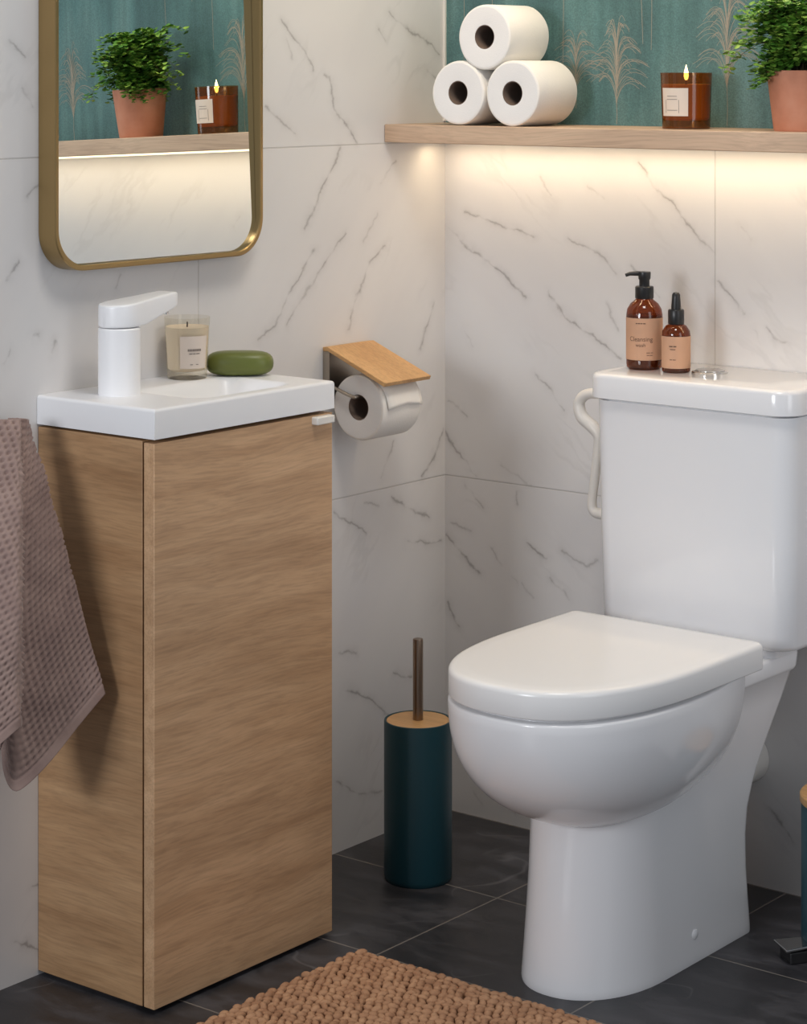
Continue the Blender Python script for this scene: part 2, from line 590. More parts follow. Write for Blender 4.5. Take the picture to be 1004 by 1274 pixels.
m = new_mat('taupe_waffle_cotton', (150, 126, 118), 0.95)
t = NT(m)
c = t.coord('Object')
t.b.inputs['Sheen Weight'].default_value = 0.25
t.color(t.ramp(t.noise(c, 30, 3), [(0.3, (140, 117, 110)), (0.7, (160, 136, 127))]))
t.bump(t.noise(c, 900, 2), 0.35, 0.001)
M['towel'] = m
m = new_mat('tan_woven_cotton_cord', (182, 132, 92), 0.9)
t = NT(m)
c = t.coord('Object')
t.color(t.ramp(t.noise(c, 45, 3), [(0.3, (152, 110, 80)), (0.7, (184, 142, 108))]))
t.bump(t.noise(c, 420, 2), 0.4, 0.002)
M['mat'] = m
M['mat_base'] = new_mat('bath_mat_backing', (120, 84, 58), 0.95)

# ------------------------------------------------------------------ mesh helpers
WORLD = {}          # world position of every object's origin


class MB:
    """collects vertices and faces, then links them as ONE mesh object"""
    def __init__(self):
        self.v, self.f, self.mi = [], [], []

    def add(self, verts, faces, mi=0):
        o = len(self.v)
        self.v += [tuple(map(float, p)) for p in verts]
        for f in faces:
            self.f.append(tuple(i + o for i in f))
            self.mi.append(mi)
        return self

    def box(self, x0, x1, y0, y1, z0, z1, mi=0):
        v = [(x0, y0, z0), (x1, y0, z0), (x1, y1, z0), (x0, y1, z0), (x0, y0, z1), (x1, y0, z1), (x1, y1, z1), (x0, y1, z1)]
        return self.add(v, [(0, 3, 2, 1), (4, 5, 6, 7), (0, 1, 5, 4), (1, 2, 6, 5), (2, 3, 7, 6), (3, 0, 4, 7)], mi)

    def loft(self, rings, cap0=True, cap1=True, closed=True, mi=0):
        n = len(rings[0])
        v = [p for r in rings for p in r]
        f = []
        for i in range(len(rings) - 1):
            for j in range(n if closed else n - 1):
                k = (j + 1) % n
                f.append((i * n + j, i * n + k, (i + 1) * n + k, (i + 1) * n + j))
        if cap0:
            f.append(tuple(range(n - 1, -1, -1)))
        if cap1:
            f.append(tuple((len(rings) - 1) * n + j for j in range(n)))
        return self.add(v, f, mi)

    def lathe(self, prof, c=(0, 0, 0), n=48, axis='z', mi=0, cap0=True, cap1=True):
        rings = []
        for r, h in prof:
            ring = []
            for k in range(n):
                a = 2 * math.pi * k / n
                if axis == 'z':
                    ring.append((c[0] + r * math.cos(a), c[1] + r * math.sin(a), c[2] + h))
                elif axis == 'y':
                    ring.append((c[0] + r * math.cos(a), c[1] + h, c[2] + r * math.sin(a)))
                else:
                    ring.append((c[0] + h, c[1] + r * math.cos(a), c[2] + r * math.sin(a)))
            rings.append(ring)
        return self.loft(rings, cap0, cap1, True, mi)

    def tube(self, pts, r, n=12, mi=0):
        pts = [Vector(p) for p in pts]
        rs = r if isinstance(r, (list, tuple)) else [r] * len(pts)
        rings = []
        up = Vector((0, 0, 1))
        prev = None
        for i, p in enumerate(pts):
            d = (pts[min(i + 1, len(pts) - 1)] - pts[max(i - 1, 0)]).normalized()
            if prev is None:
                a = d.cross(up)
                if a.length < 1e-3:
                    a = d.cross(Vector((1, 0, 0)))
            else:
                a = prev - d * prev.dot(d)
            a.normalize()
            prev = a
            b = d.cross(a)
            rings.append([tuple(p + (a * math.cos(2 * math.pi * k / n) + b * math.sin(2 * math.pi * k / n)) * rs[i]) for k in range(n)])
        return self.loft(rings, mi=mi)

    def build(self, name, mats, parent=None, origin=(0, 0, 0), smooth=True, angle=38, bevel=None, seg=3, solid=None):
        base = WORLD[parent.name] if parent else Vector(origin)
        me = bpy.data.meshes.new(name)
        me.from_pydata([tuple(Vector(p) - base) for p in self.v], [], self.f)
        for mt in (mats if isinstance(mats, (list, tuple)) else [mats]):
            me.materials.append(mt)
        me.polygons.foreach_set('material_index', self.mi)
        me.update()
        import bmesh
        bm = bmesh.new()
        bm.from_mesh(me)
        bmesh.ops.recalc_face_normals(bm, faces=bm.faces)
        bm.to_mesh(me)
        bm.free()
        if smooth:
            me.polygons.foreach_set('use_smooth', [True] * len(me.polygons))
            me.set_sharp_from_angle(angle=math.radians(angle))
        o = bpy.data.objects.new(name, me)
        COL.objects.link(o)
        if parent:
            o.parent = parent
        else:
            o.location = base
        WORLD[o.name] = base
        if bevel:
            b = o.modifiers.new('bevel', 'BEVEL')
            b.width = bevel
            b.segments = seg
            b.limit_method = 'ANGLE'
            b.angle_limit = math.radians(40)
            b.harden_normals = False
        if solid:
            k = o.modifiers.new('thickness', 'SOLIDIFY')
            k.thickness = solid
        return o


def tag(o, label, cat, group=None):
    o['label'] = label
    o['category'] = cat
    if group:
        o['group'] = group
    return o


def thing(name, loc, label, cat, group=None):
    o = bpy.data.objects.new(name, None)
    o.empty_display_size = 0.03
    COL.objects.link(o)
    o.location = loc
    WORLD[o.name] = Vector(loc)
    return tag(o, label, cat, group)


def structure(o):
    o['kind'] = 'structure'
    return o


def smooth_path(pts, n=8):
    """Catmull-Rom through the points"""
    P = [Vector(p) for p in pts]
    P = [P[0] * 2 - P[1]] + P + [P[-1] * 2 - P[-2]]
    out = []
    for i in range(1, len(P) - 2):
        p0, p1, p2, p3 = P[i - 1:i + 3]
        for k in range(n):
            u = k / n
            out.append(0.5 * ((2 * p1) + (p2 - p0) * u + (2 * p0 - 5 * p1 + 4 * p2 - p3) * u * u + (3 * p1 - p0 - 3 * p2 + p3) * u ** 3))
    out.append(P[-2])
    return out


def rrect(x0, x1, y0, y1, r, n=8):
    """rounded rectangle outline; r is one radius or four (x1y0, x1y1, x0y1, x0y0)"""
    rs = r if isinstance(r, (list, tuple)) else [r] * 4
    cs = [(x1 - rs[0], y0 + rs[0], -90, rs[0]), (x1 - rs[1], y1 - rs[1], 0, rs[1]), (x0 + rs[2], y1 - rs[2], 90, rs[2]), (x0 + rs[3], y0 + rs[3], 180, rs[3])]
    out = []
    for cx, cy, a0, rr in cs:
        for k in range(n + 1):
            a = math.radians(a0 + 90 * k / n)
            out.append((cx + rr * math.cos(a), cy + rr * math.sin(a)))
    return out


def text_faces(body, size):
    """outline of a short word as flat faces in x (centred) and y"""
    cu = bpy.data.curves.new('lettering', 'FONT')
    cu.body = body
    cu.size = size
    cu.align_x = 'CENTER'
    ob = bpy.data.objects.new('lettering', cu)
    COL.objects.link(ob)
    dg = bpy.context.evaluated_depsgraph_get()
    me = ob.evaluated_get(dg).to_mesh()
    v = [tuple(p.co) for p in me.vertices]
    f = [tuple(p.vertices) for p in me.polygons]
    ob.evaluated_get(dg).to_mesh_clear()
    bpy.data.objects.remove(ob)
    bpy.data.curves.remove(cu)
    return v, f


def wrap_text(mb, body, size, c, r, ang, z, mi=0):
    v, f = text_faces(body, size)
    out = []
    for x, y, _ in v:
        a = ang + x / r
        out.append((c[0] + r * math.cos(a), c[1] + r * math.sin(a), z + y))
    mb.add(out, f, mi)


def wrap_bars(mb, c, r, ang, z, h, widths, gap=0.0012, mi=0):
    """a row of tiny blurred strokes, print too small to read"""
    total = sum(widths) + gap * (len(widths) - 1)
    x = -total / 2
    for w in widths:
        wrap_patch(mb, c, r, ang + x / r, ang + (x + w) / r, z, z + h, mi, 3)
        x += w + gap


def wrap_patch(mb, c, r, a0, a1, z0, z1, mi=0, n=24, r1=None):
    r1 = r if r1 is None else r1
    v, f = [], []
    for k in range(n + 1):
        a = a0 + (a1 - a0) * k / n
        v += [(c[0] + r * math.cos(a), c[1] + r * math.sin(a), z0), (c[0] + r1 * math.cos(a), c[1] + r1 * math.sin(a), z1)]
    for k in range(n):
        f.append((2 * k, 2 * k + 2, 2 * k + 3, 2 * k + 1))
    mb.add(v, f, mi)


# ------------------------------------------------------------------ the room
XR, YN = 1.45, -2.2
structure(MB().box(-0.1, XR, YN, 0.1, -0.06, 0.0).build('floor', M['slate'], smooth=False))
structure(MB().box(-0.1, 0.0, YN, 0.1, 0.0, 2.3).build('wall_left', M['marble_left'], smooth=False))
wall_back = structure(MB().box(0.0, XR, 0.0, 0.1, 0.0, 2.3).build('wall_back', M['marble_back'], smooth=False))
structure(MB().box(0.0003, 0.004, -0.006, 0.0, 1.236, 2.3).build('lit_edge_strip_1', M['white_plastic'], smooth=False))  # white strip that puts the left wall's brighter lit edge into colour

# wallpaper above the shelf, with printed grass plumes
wp = MB().box(0.004, XR, -0.0016, 0.0, 1.21, 2.3)


RIB = [0]


def ribbon(pts, w0, w1):
    RIB[0] += 1
    y = -0.0018 - 0.000006 * (RIB[0] % 120)
    v, f = [], []
    n = len(pts)
    for i, (x, z) in enumerate(pts):
        a, b = pts[max(i - 1, 0)], pts[min(i + 1, n - 1)]
        dx, dz = b[0] - a[0], b[1] - a[1]
        l = math.hypot(dx, dz) or 1
        w = (w0 + (w1 - w0) * i / (n - 1)) / 2
        v += [(x - dz / l * w, y, z + dx / l * w), (x + dz / l * w, y, z - dx / l * w)]
    for i in range(n - 1):
        f.append((2 * i, 2 * i + 1, 2 * i + 3, 2 * i + 2))
    wp.add(v, f, 1)


def plume(x, z0, zs, zt, wd, rnd, dense=15):
    """a fan of fine barbs that rise from the stem and arch outwards"""
    ribbon([(x, z0), (x + 0.001, (z0 + zs) / 2), (x, zs), (x - 0.001, zs + (zt - zs) * 0.6)], 0.0011, 0.0008)
    H = zt - zs
    for side in (-1, 1):
        for k in range(int(dense * 2.4)):
            u = k / (int(dense * 2.4) - 1)
            zb = zs + H * 0.62 * u + rnd.uniform(-0.003, 0.003)
            sprd = rnd.uniform(0.25, 1.0)
            ln = wd * (0.95 + 0.45 * math.sin(math.pi * min(u * 1.2, 1))) * sprd * (1.0 - 0.35 * u)
            top = H * (0.30 + 0.14 * rnd.random()) * (1.15 - 0.45 * sprd)
            drop = top * 0.34 * sprd
            pts = []
            for q in range(9):
                w = q / 8
                pts.append((x + side * ln * (0.35 * w + 0.65 * w * w), zb + top * math.sin(w * math.pi * 0.62) - drop * w ** 3))
            ribbon(pts, 0.0006, 0.0007)


rp = random.Random(11)
plume(0.368, 1.236, 1.268, 1.425, 0.056, rp)
plume(0.285, 1.262, 1.290, 1.405, 0.055, rp, 10)
plume(0.584, 1.236, 1.295, 1.480, 0.062, rp)
plume(0.860, 1.262, 1.300, 1.450, 0.055, rp)
plume(1.090, 1.236, 1.280, 1.440, 0.055, rp)
plume(0.470, 1.500, 1.560, 1.720, 0.06, rp)
plume(0.160, 1.480, 1.540, 1.700, 0.06, rp)
plume(0.720, 1.500, 1.560, 1.730, 0.06, rp)
for (xa, za, xb, zb) in ((0.414, 1.50, 0.421, 1.372), (0.438, 1.50, 0.4375, 1.362), (0.043, 1.6, 0.044, 1.33), (0.105, 1.6, 0.106, 1.30), (0.259, 1.6, 0.258, 1.33), (0.66, 1.7, 0.663, 1.40), (0.80, 1.7, 0.797, 1.42)):
    ribbon([(xa, za), ((xa + xb) / 2 + 0.001, (za + zb) / 2), (xb, zb)], 0.0012, 0.0008)
wp.build('wallpaper', [M['wallpaper'], M['plume_ink']], parent=wall_back, smooth=False)
bpy.data.objects['wallpaper']['label'] = 'teal wallpaper printed with bronze grass plumes'

# ------------------------------------------------------------------ shelf
SH_T, SH_B = 1.2335, 1.2022
sh = thing('floating_shelf', (0.65, 0, SH_B), 'light oak floating shelf on the back wall with warm light under it', 'shelf')
MB().box(0.0005, 1.30, -0.175, -0.0018, SH_B, SH_T).build('shelf_board', M['oak_shelf'], sh, bevel=0.0015, seg=2)
MB().box(0.02, 1.28, -0.062, -0.047, SH_B - 0.004, SH_B).build('light_strip', M['led'], sh, smooth=False)['label'] = 'glowing warm light strip'
TILT = 0.0
sh.rotation_euler.y = TILT
sh.location.z -= TILT * 0.65


def shelf_z(x):
    return SH_T - TILT * x

# ------------------------------------------------------------------ mirror
mi_ = thing('wall_mirror', (0, -0.74, 1.02), 'round-cornered mirror in a deep aged brass frame on the marble wall', 'mirror')
my0, my1, mz0, mz1, mr = -0.984, -0.529, 1.032, 1.76, 0.060


def frame_ring(inset, x):
    return [(x, a, b) for a, b in rrect(my0 + inset, my1 - inset, mz0 + inset, mz1 - inset, mr - inset * 0.6, 14)]


fr = MB()
rings = [frame_ring(0, 0.0005), frame_ring(0, 0.0345), frame_ring(0.0015, 0.036), frame_ring(0.0065, 0.036), frame_ring(0.008, 0.0345), frame_ring(0.008, 0.0005)]
fr.loft(rings + [rings[0]], False, False)
fr.build('frame', M['brass'], mi_, angle=30)
gl = MB()
tb = math.tan(math.radians(1.52))
ring = [(0.0215 - (b - mz0) * tb + (a + 0.756) * 0.027, a, b) for a, b in rrect(my0 + 0.0085, my1 - 0.0085, mz0 + 0.0085, mz1 - 0.0085, mr - 0.006, 14)]
back = [(0.001, b[1], b[2]) for b in ring]
gl.loft([back, ring])
gl.build('glass', M['mirror'], mi_, smooth=False)

# ------------------------------------------------------------------ vanity cabinet and basin
CY0, CY1, CXF = -0.985, -0.597, 0.238
cab = thing('vanity_cabinet', (0.12, -0.79, 0), 'narrow oak veneer cabinet with one flat door under the white basin', 'cabinet')
MB().box(0.0005, 0.2145, CY0, CY1, 0.007, 0.8055).build('carcass', M['oak_side'], cab, bevel=0.0008, seg=2)
MB().box(0.010, 0.200, CY0 + 0.012, CY1 - 0.012, 0.0, 0.007).build('plinth', M['dark_gap'], cab, smooth=False)
MB().box(0.2145, 0.2175, CY0 + 0.006, CY1 - 0.006, 0.012, 0.800).build('door_gasket', M['dark_gap'], cab, smooth=False)
door = MB().box(0.2175, CXF, CY0, CY1, 0.007, 0.8035).build('door', M['oak_door'], cab, bevel=0.001, seg=2)
MB().box(CXF - 0.002, CXF + 0.012, -0.645, -0.604, 0.7895, 0.8015).build('handle', M['white_plastic'], door, bevel=0.002)['label'] = 'small white tab handle'

bas = thing('washbasin', (0.12, -0.79, 0.812), 'white rectangular cloakroom basin on top of the oak cabinet', 'basin')
BX0, BX1, BY0, BY1, BZ0, BZ1 = 0.0005, 0.2405, -0.987, -0.595, 0.8095, 0.852


def axis_vals(a, b, step, r=0.005):
    e = [0, 0.0004, 0.0012, 0.0025, 0.005]
    mid = list(np.arange(a + 0.005 + step, b - 0.005 - step * 0.5, step))
    return [a + q for q in e] + mid + [b - q for q in reversed(e)]


xs, ys = axis_vals(BX0, BX1, 0.0028), axis_vals(BY0, BY1, 0.0034)


def bowl_sd(x, y):
    cx, cy, hx, hy, r = 0.1455, -0.765, 0.0700, 0.106, 0.030
    qx, qy = abs(x - cx) - hx + r, abs(y - cy) - hy + r
    return math.hypot(max(qx, 0), max(qy, 0)) + min(max(qx, qy), 0) - r


def basin_z(x, y):
    d = min(x - BX0 if x - BX0 > 0.02 else 1, BX1 - x, y - BY0, BY1 - y)
    d = max(d, 0)
    z = BZ1
    r = 0.005
    if d < r:
        z -= r - math.sqrt(max(r * r - (r - d) ** 2, 0))
    s = -bowl_sd(x, y)
    if s > -0.004:
        u = min(max((s + 0.004) / 0.034, 0), 1)
        z -= 0.0395 * (u * u * (3 - 2 * u))
    return z


g = MB()
nx, ny = len(xs), len(ys)
top = [(x, y, basin_z(x, y)) for x in xs for y in ys]
fc = []
for i in range(nx - 1):
    for j in range(ny - 1):
        fc.append((i * ny + j, (i + 1) * ny + j, (i + 1) * ny + j + 1, i * ny + j + 1))
bd = [i * ny for i in range(nx)] + [(nx - 1) * ny + j for j in range(1, ny)] + [i * ny + ny - 1 for i in range(nx - 2, -1, -1)] + [j for j in range(ny - 2, 0, -1)]
o0 = len(top)
low = [(top[k][0], top[k][1], BZ0) for k in bd]
nb = len(bd)
for k in range(nb):
    q = (k + 1) % nb
    fc.append((bd[k], bd[q], o0 + q, o0 + k))
fc.append(tuple(o0 + k for k in range(nb)))
g.add(top + low, fc)
g.build('basin_slab', M['basin_white'], bas, angle=50)
MB().lathe([(0.016, 0), (0.018, 0.0012), (0.017, 0.003), (0.008, 0.0035)], (0.1455, -0.765, 0.8126), 28).build('drain', M['chrome'], bas)

# tap
TX, TY = 0.088, -0.905
tap = thing('basin_tap', (TX, TY, BZ1), 'matt white single-lever tap standing on the left end of the basin', 'tap')
MB().lathe([(0.0312, 0), (0.0312, 0.0965), (0.0295, 0.0985)], (TX, TY, BZ1), 56).build('body', M['tap_white'], tap)
sp = MB()
sections = [(-0.0305, 0.004), (-0.029, 0.011), (-0.024, 0.0197), (-0.015, 0.0272), (0.0, 0.0312), (0.012, 0.0300), (0.032, 0.0265), (0.056, 0.0232), (0.080, 0.0205), (0.098, 0.0185), (0.106, 0.0165), (0.110, 0.012)]
rings = []
for dy, hw in sections:
    u = (dy + 0.0305) / 0.1405
    zt = 0.132 + 0.013 * max(u, 0)
    zb = 0.0998 if dy < 0.026 else 0.0998 + (dy - 0.026) / 0.084 * 0.0225
    if dy > 0.101:
        zt -= 0.0015 if dy < 0.108 else 0.004
        zb += 0.001 if dy < 0.108 else 0.004
    if dy < -0.028:
        zt -= 0.001
    pr = rrect(-hw, hw, zb, zt, min(0.0035, hw * 0.7), 4)
    rings.append([(TX + a, TY + dy, BZ1 + b) for a, b in pr])
sp.loft(rings)
sp.build('spout_lever', M['tap_white'], tap, angle=45)
MB().lathe([(0.0075, 0.012), (0.0085, 0.009), (0.0085, 0.0), (0.006, 0.0)], (TX, TY + 0.092, BZ1 + 0.1105), 24).build('nozzle', M['chrome'], tap)['label'] = 'small chrome outlet'

# candle glass on the basin
CC = (0.043, -0.714, BZ1)
cg = thing('candle_glass', CC, 'clear glass tumbler candle with cream wax standing on the basin', 'candle')
MB().lathe([(0.0, 0.0), (0.029, 0.0), (0.0305, 0.001), (0.0355, 0.095)], CC, 48, cap0=False, cap1=False).build('glass', M['clear_glass'], cg)
MB().lathe([(0.0, 0.0125), (0.026, 0.0125), (0.0298, 0.0155), (0.0335, 0.080), (0.030, 0.0792), (0.0, 0.0790)], CC, 48, cap0=False, cap1=False).build('wax', M['cream_wax'], cg)
MB().tube([(CC[0], CC[1], CC[2] + 0.079), (CC[0] + 0.0005, CC[1], CC[2] + 0.087)], 0.0011, 8).build('wick', M['wick'], cg)
lb = MB()
ca = math.radians(-27)
wrap_patch(lb, CC, 0.0328, ca - math.radians(38), ca + math.radians(38), BZ1 + 0.018, BZ1 + 0.068, 0, r1=0.0352)
wrap_bars(lb, CC, 0.0350, ca, BZ1 + 0.0450, 0.0034, (0.0018, 0.0022, 0.0020, 0.0024, 0.0018, 0.0024, 0.0020, 0.0022), 0.0007, 1)
wrap_bars(lb, CC, 0.0348, ca, BZ1 + 0.0405, 0.0014, (0.005, 0.004, 0.006), 0.001, 1)
wrap_bars(lb, CC, 0.0340, ca, BZ1 + 0.024, 0.0010, (0.004, 0.004), 0.005, 1)
lb.build('paper_label', [M['pale_label'], M['grey_ink']], cg)['label'] = 'pale printed paper label'

# soap bar
sb = MB()
rings = []
ax = Vector((0.784, 0.62, 0))
ay = Vector((-0.62, 0.784, 0))
for i in range(15):
    ph = -math.pi / 2 + math.pi * i / 14
    k = abs(math.cos(ph)) ** 0.55
    zz = math.copysign(abs(math.sin(ph)) ** 0.8, math.sin(ph)) * 0.0190
    ring = []
    for q in range(56):
        a = 2 * math.pi * q / 56
        c, s = math.cos(a), math.sin(a)
        px = math.copysign(abs(c) ** 0.72, c) * 0.053 * max(k, 0.02) ** 0.8
        py = math.copysign(abs(s) ** 0.8, s) * 0.027 * max(k, 0.02)
        p = Vector((0.0850, -0.6395, BZ1 + 0.0192 + zz)) + ax * px + ay * py
        ring.append(tuple(p))
    rings.append(ring)
sb.loft(rings)
tag(sb.build('soap_bar', M['soap'], origin=(0.085, -0.6395, BZ1), angle=80), 'olive green bar of soap lying on the basin rim', 'soap')

# ------------------------------------------------------------------ toilet paper holder and its roll
hd = thing('toilet_roll_holder', (0, -0.277, 0.80), 'steel wall holder with a sloping bamboo cover over the paper roll', 'toilet roll holder')
HY0, HY1 = -0.340, -0.216
pl = MB().box(0.0005, 0.0025, HY0, HY1, 0.775, 0.852).box(0.0025, 0.015, HY0, HY0 + 0.002, 0.775, 0.852).box(0.0025, 0.015, HY1 - 0.002, HY1, 0.775, 0.852)
pl.box(0.0005, 0.015, HY0, HY1, 0.852, 0.8545)
pl.build('wall_plate', M['steel'], hd, smooth=False, bevel=0.0006, seg=2)
cv = MB()
n_ = Vector((0.42, 0, 1)).normalized()
pts = []
p0, p1 = Vector((0.0005, 0, 0.8615)), Vector((0.134, 0, 0.8085))
prof = [p0 + Vector((0, 0, -0.004)), p0, Vector((0.010, 0, 0.8625)), p1 + n_ * 0.0035, p1 - n_ * 0.0035, Vector((0.012, 0, 0.8548)), Vector((0.0005, 0, 0.8548))]
cv.loft([[(p.x, HY0, p.z) for p in prof], [(p.x, HY1, p.z) for p in prof]])
cv.build('cover', M['bamboo'], hd, smooth=False, bevel=0.0008, seg=2)['label'] = 'sloping bamboo cover board'
RCX, RCZ, RR = 0.0705, 0.765, 0.0545
MB().tube(smooth_path([(0.010, HY0 + 0.004, 0.800), (0.022, HY0 + 0.002, 0.796), (0.050, HY0 + 0.001, 0.787), (0.066, HY0 + 0.001, RCZ + 0.0185), (RCX, HY0 + 0.008, RCZ + 0.0175), (RCX, HY0 + 0.06, RCZ + 0.0175), (RCX, HY1 - 0.01, RCZ + 0.0175)], 6), 0.0030, 10).build('arm', M['steel'], hd)


def roll_parts(parent, cx, y0, y1, cz, R, core, seed):
    rd = random.Random(seed)
    ph = [rd.uniform(0, 6.28) for _ in range(3)]
    n = 72
    prof = [(core, y0 + 0.0005), (core + 0.004, y0), (R - 0.004, y0), (R - 0.0012, y0 + 0.0010), (R, y0 + 0.004), (R, (y0 + y1) / 2), (R, y1 - 0.004), (R - 0.0012, y1 - 0.001), (R - 0.004, y1), (core + 0.004, y1), (core, y1 - 0.0005)]
    rings = []
    for r, y in prof:
        ring = []
        for k in range(n):
            a = 2 * math.pi * k / n
            w = 1 + (0.010 * math.sin(2 * a + ph[0]) + 0.005 * math.sin(3 * a + ph[1]) + 0.003 * math.sin(7 * a + ph[2])) * (r / R) ** 2
            ring.append((cx + r * w * math.cos(a), y, cz + r * w * math.sin(a)))
        rings.append(ring)
    mb = MB()
    mb.loft(rings[:3], False, False, mi=1)
    mb.loft(rings[2:9], False, False)
    mb.loft(rings[8:], False, False, mi=1)
    pap = mb.build('paper', [M['paper'], M['paper_end']], parent)
    c = MB()
    a0, a1 = core, core - 0.0012
    c.lathe([(a0, y0 + 0.001), (a0, y1 - 0.001), (a1, y1 - 0.001), (a1, y0 + 0.001), (a0, y0 + 0.001)], (cx, 0, cz), 40, 'y', cap0=False, cap1=False)
    c.build('cardboard_core', M['card'], parent)
    return pap


rl = thing('toilet_roll', (RCX, -0.28, RCZ - RR), 'white toilet roll hanging in the holder with its loose sheet end showing', 'toilet roll')
roll_parts(rl, RCX, -0.331, -0.230, RCZ, RR, 0.0215, 5)
fl = MB()
v, f = [], []
for i in range(17):
    a = math.radians(88 - 86 * i / 16)
    rr_ = RR + 0.0014 + (0.0022 * (i / 16) ** 3)
    for y in (-0.322, -0.30, -0.27, -0.24, -0.231):
        da = 0.05 * math.sin((y + 0.30) * 60) * (i / 16)
        v.append((RCX + rr_ * math.cos(a + da), y, RCZ + rr_ * math.sin(a + da)))
for i in range(16):
    for j in range(4):
        f.append((i * 5 + j, i * 5 + j + 1, i * 5 + j + 6, i * 5 + j + 5))
fl.add(v, f)
fl.build('loose_sheet', M['paper'], rl, angle=80, solid=0.0006)

# ------------------------------------------------------------------ rolls stacked on the shelf
RS = 0.0550
sx0, sx1 = 0.154, 0.268
sz = shelf_z(0.21) + RS * 1.012
dzr = math.sqrt((2 * RS * 1.004) ** 2 - ((sx1 - sx0) / 2) ** 2)
for x, z, s, lab in ((sx0, sz, 21, 'white toilet roll on the shelf, bottom left of the stack of three'),
                     (sx1, sz, 22, 'white toilet roll on the shelf, bottom right of the stack of three'),
                     ((sx0 + sx1) / 2 - 0.001, sz + dzr, 23, 'white toilet roll resting on top of the other two on the shelf')):
    r_ = thing('toilet_roll', (x, -0.109, z - RS), lab, 'toilet roll', 'spare toilet rolls stacked on the shelf')
    roll_parts(r_, x, -0.166, -0.052, z, RS, 0.0205, s)

# ------------------------------------------------------------------ amber candle on the shelf
AC = (0.563, -0.095, shelf_z(0.563))
ac = thing('amber_candle', AC, 'lit candle in an amber glass jar with a cream label on the shelf', 'candle')
MB().lathe([(0.0, 0.0), (0.0370, 0.0), (0.0385, 0.001), (0.0415, 0.0905)], AC, 56, cap0=False, cap1=False).build('glass_jar', M['amber_glass'], ac)
MB().lathe([(0.0, 0.014), (0.034, 0.014), (0.0375, 0.017), (0.0393, 0.072), (0.036, 0.0712), (0.0, 0.0705)], AC, 56, cap0=False, cap1=False).build('wax', M['amber_wax'], ac)
MB().tube([(AC[0], AC[1], AC[2] + 0.0705), (AC[0] + 0.0004, AC[1], AC[2] + 0.0800)], 0.0013, 8).build('wick', M['wick'], ac)
MB().lathe([(0.0004, 0.0), (0.0028, 0.003), (0.0040, 0.008), (0.0034, 0.014), (0.0018, 0.020), (0.0003, 0.026)], (AC[0], AC[1], AC[2] + 0.0775), 20).build('flame', M['flame'], ac)['label'] = 'small yellow flame'
fl_ = bpy.data.lights.new('flame_glow', 'POINT')
fl_.energy = 0.22
fl_.color = (1.0, 0.62, 0.25)
fl_.shadow_soft_size = 0.004
fo = bpy.data.objects.new('flame_glow', fl_)
COL.objects.link(fo)
fo.parent = ac
fo.location = (0, 0, 0.088)
lb = MB()
a0, a1 = math.radians(-124), math.radians(-54)
rl0 = lambda z: 0.0385 + (z - 0.001) / 0.0895 * 0.003 + 0.0007
wrap_patch(lb, AC, rl0(0.021), a0, a1, AC[2] + 0.021, AC[2] + 0.066, 0, r1=rl0(0.066))
am = math.radians(-93)
for zz, hw in ((0.0525, 13), (0.0475, 14), (0.0300, 14)):
    wrap_patch(lb, AC, rl0(zz) + 0.0004, am - math.radians(hw), am + math.radians(hw), AC[2] + zz, AC[2] + zz + 0.0008, 1)
for da in (-18, 17):
    wrap_patch(lb, AC, rl0(0.026) + 0.0004, am + math.radians(da), am + math.radians(da + 1), AC[2] + 0.026, AC[2] + 0.047, 1, 2, r1=rl0(0.047) + 0.0004)
lb.build('paper_label', [M['cream_label'], M['grey_ink']], ac)['label'] = 'square cream paper label'

# ------------------------------------------------------------------ fern in its pot
PC = (0.775, -0.100, shelf_z(0.775))
fe = thing('potted_fern', PC, 'bushy green maidenhair fern in a terracotta pot on the shelf', 'plant')
MB().lathe([(0.0, 0.001), (0.041, 0.0), (0.0428, 0.002), (0.0535, 0.092), (0.0530, 0.0945), (0.0500, 0.0945), (0.0490, 0.084), (0.0, 0.083)], PC, 56, cap0=False, cap1=False).build('pot', M['terracotta'], fe)
MB().lathe([(0.0, 0.0865), (0.030, 0.086), (0.0488, 0.0835)], PC, 40, cap0=False, cap1=False).build('soil', M['soil'], fe)
rf = random.Random(8)
fol, stm = MB(), MB()


def leaflet(p, d, nrm, s):
    """small wedge-shaped leaflet"""
    side = d.cross(nrm).normalized()
    b = p
    pts = [b, b + d * s * 0.55 + side * s * 0.52, b + d * s * 0.98 + side * s * 0.30 + nrm * s * 0.08, b + d * s * 1.05 - side * s * 0.05 + nrm * s * 0.12, b + d * s * 0.95 - side * s * 0.34 + nrm * s * 0.08, b + d * s * 0.5 - side * s * 0.50]
    fol.add(pts, [(0, 1, 2, 3), (0, 3, 4, 5)])


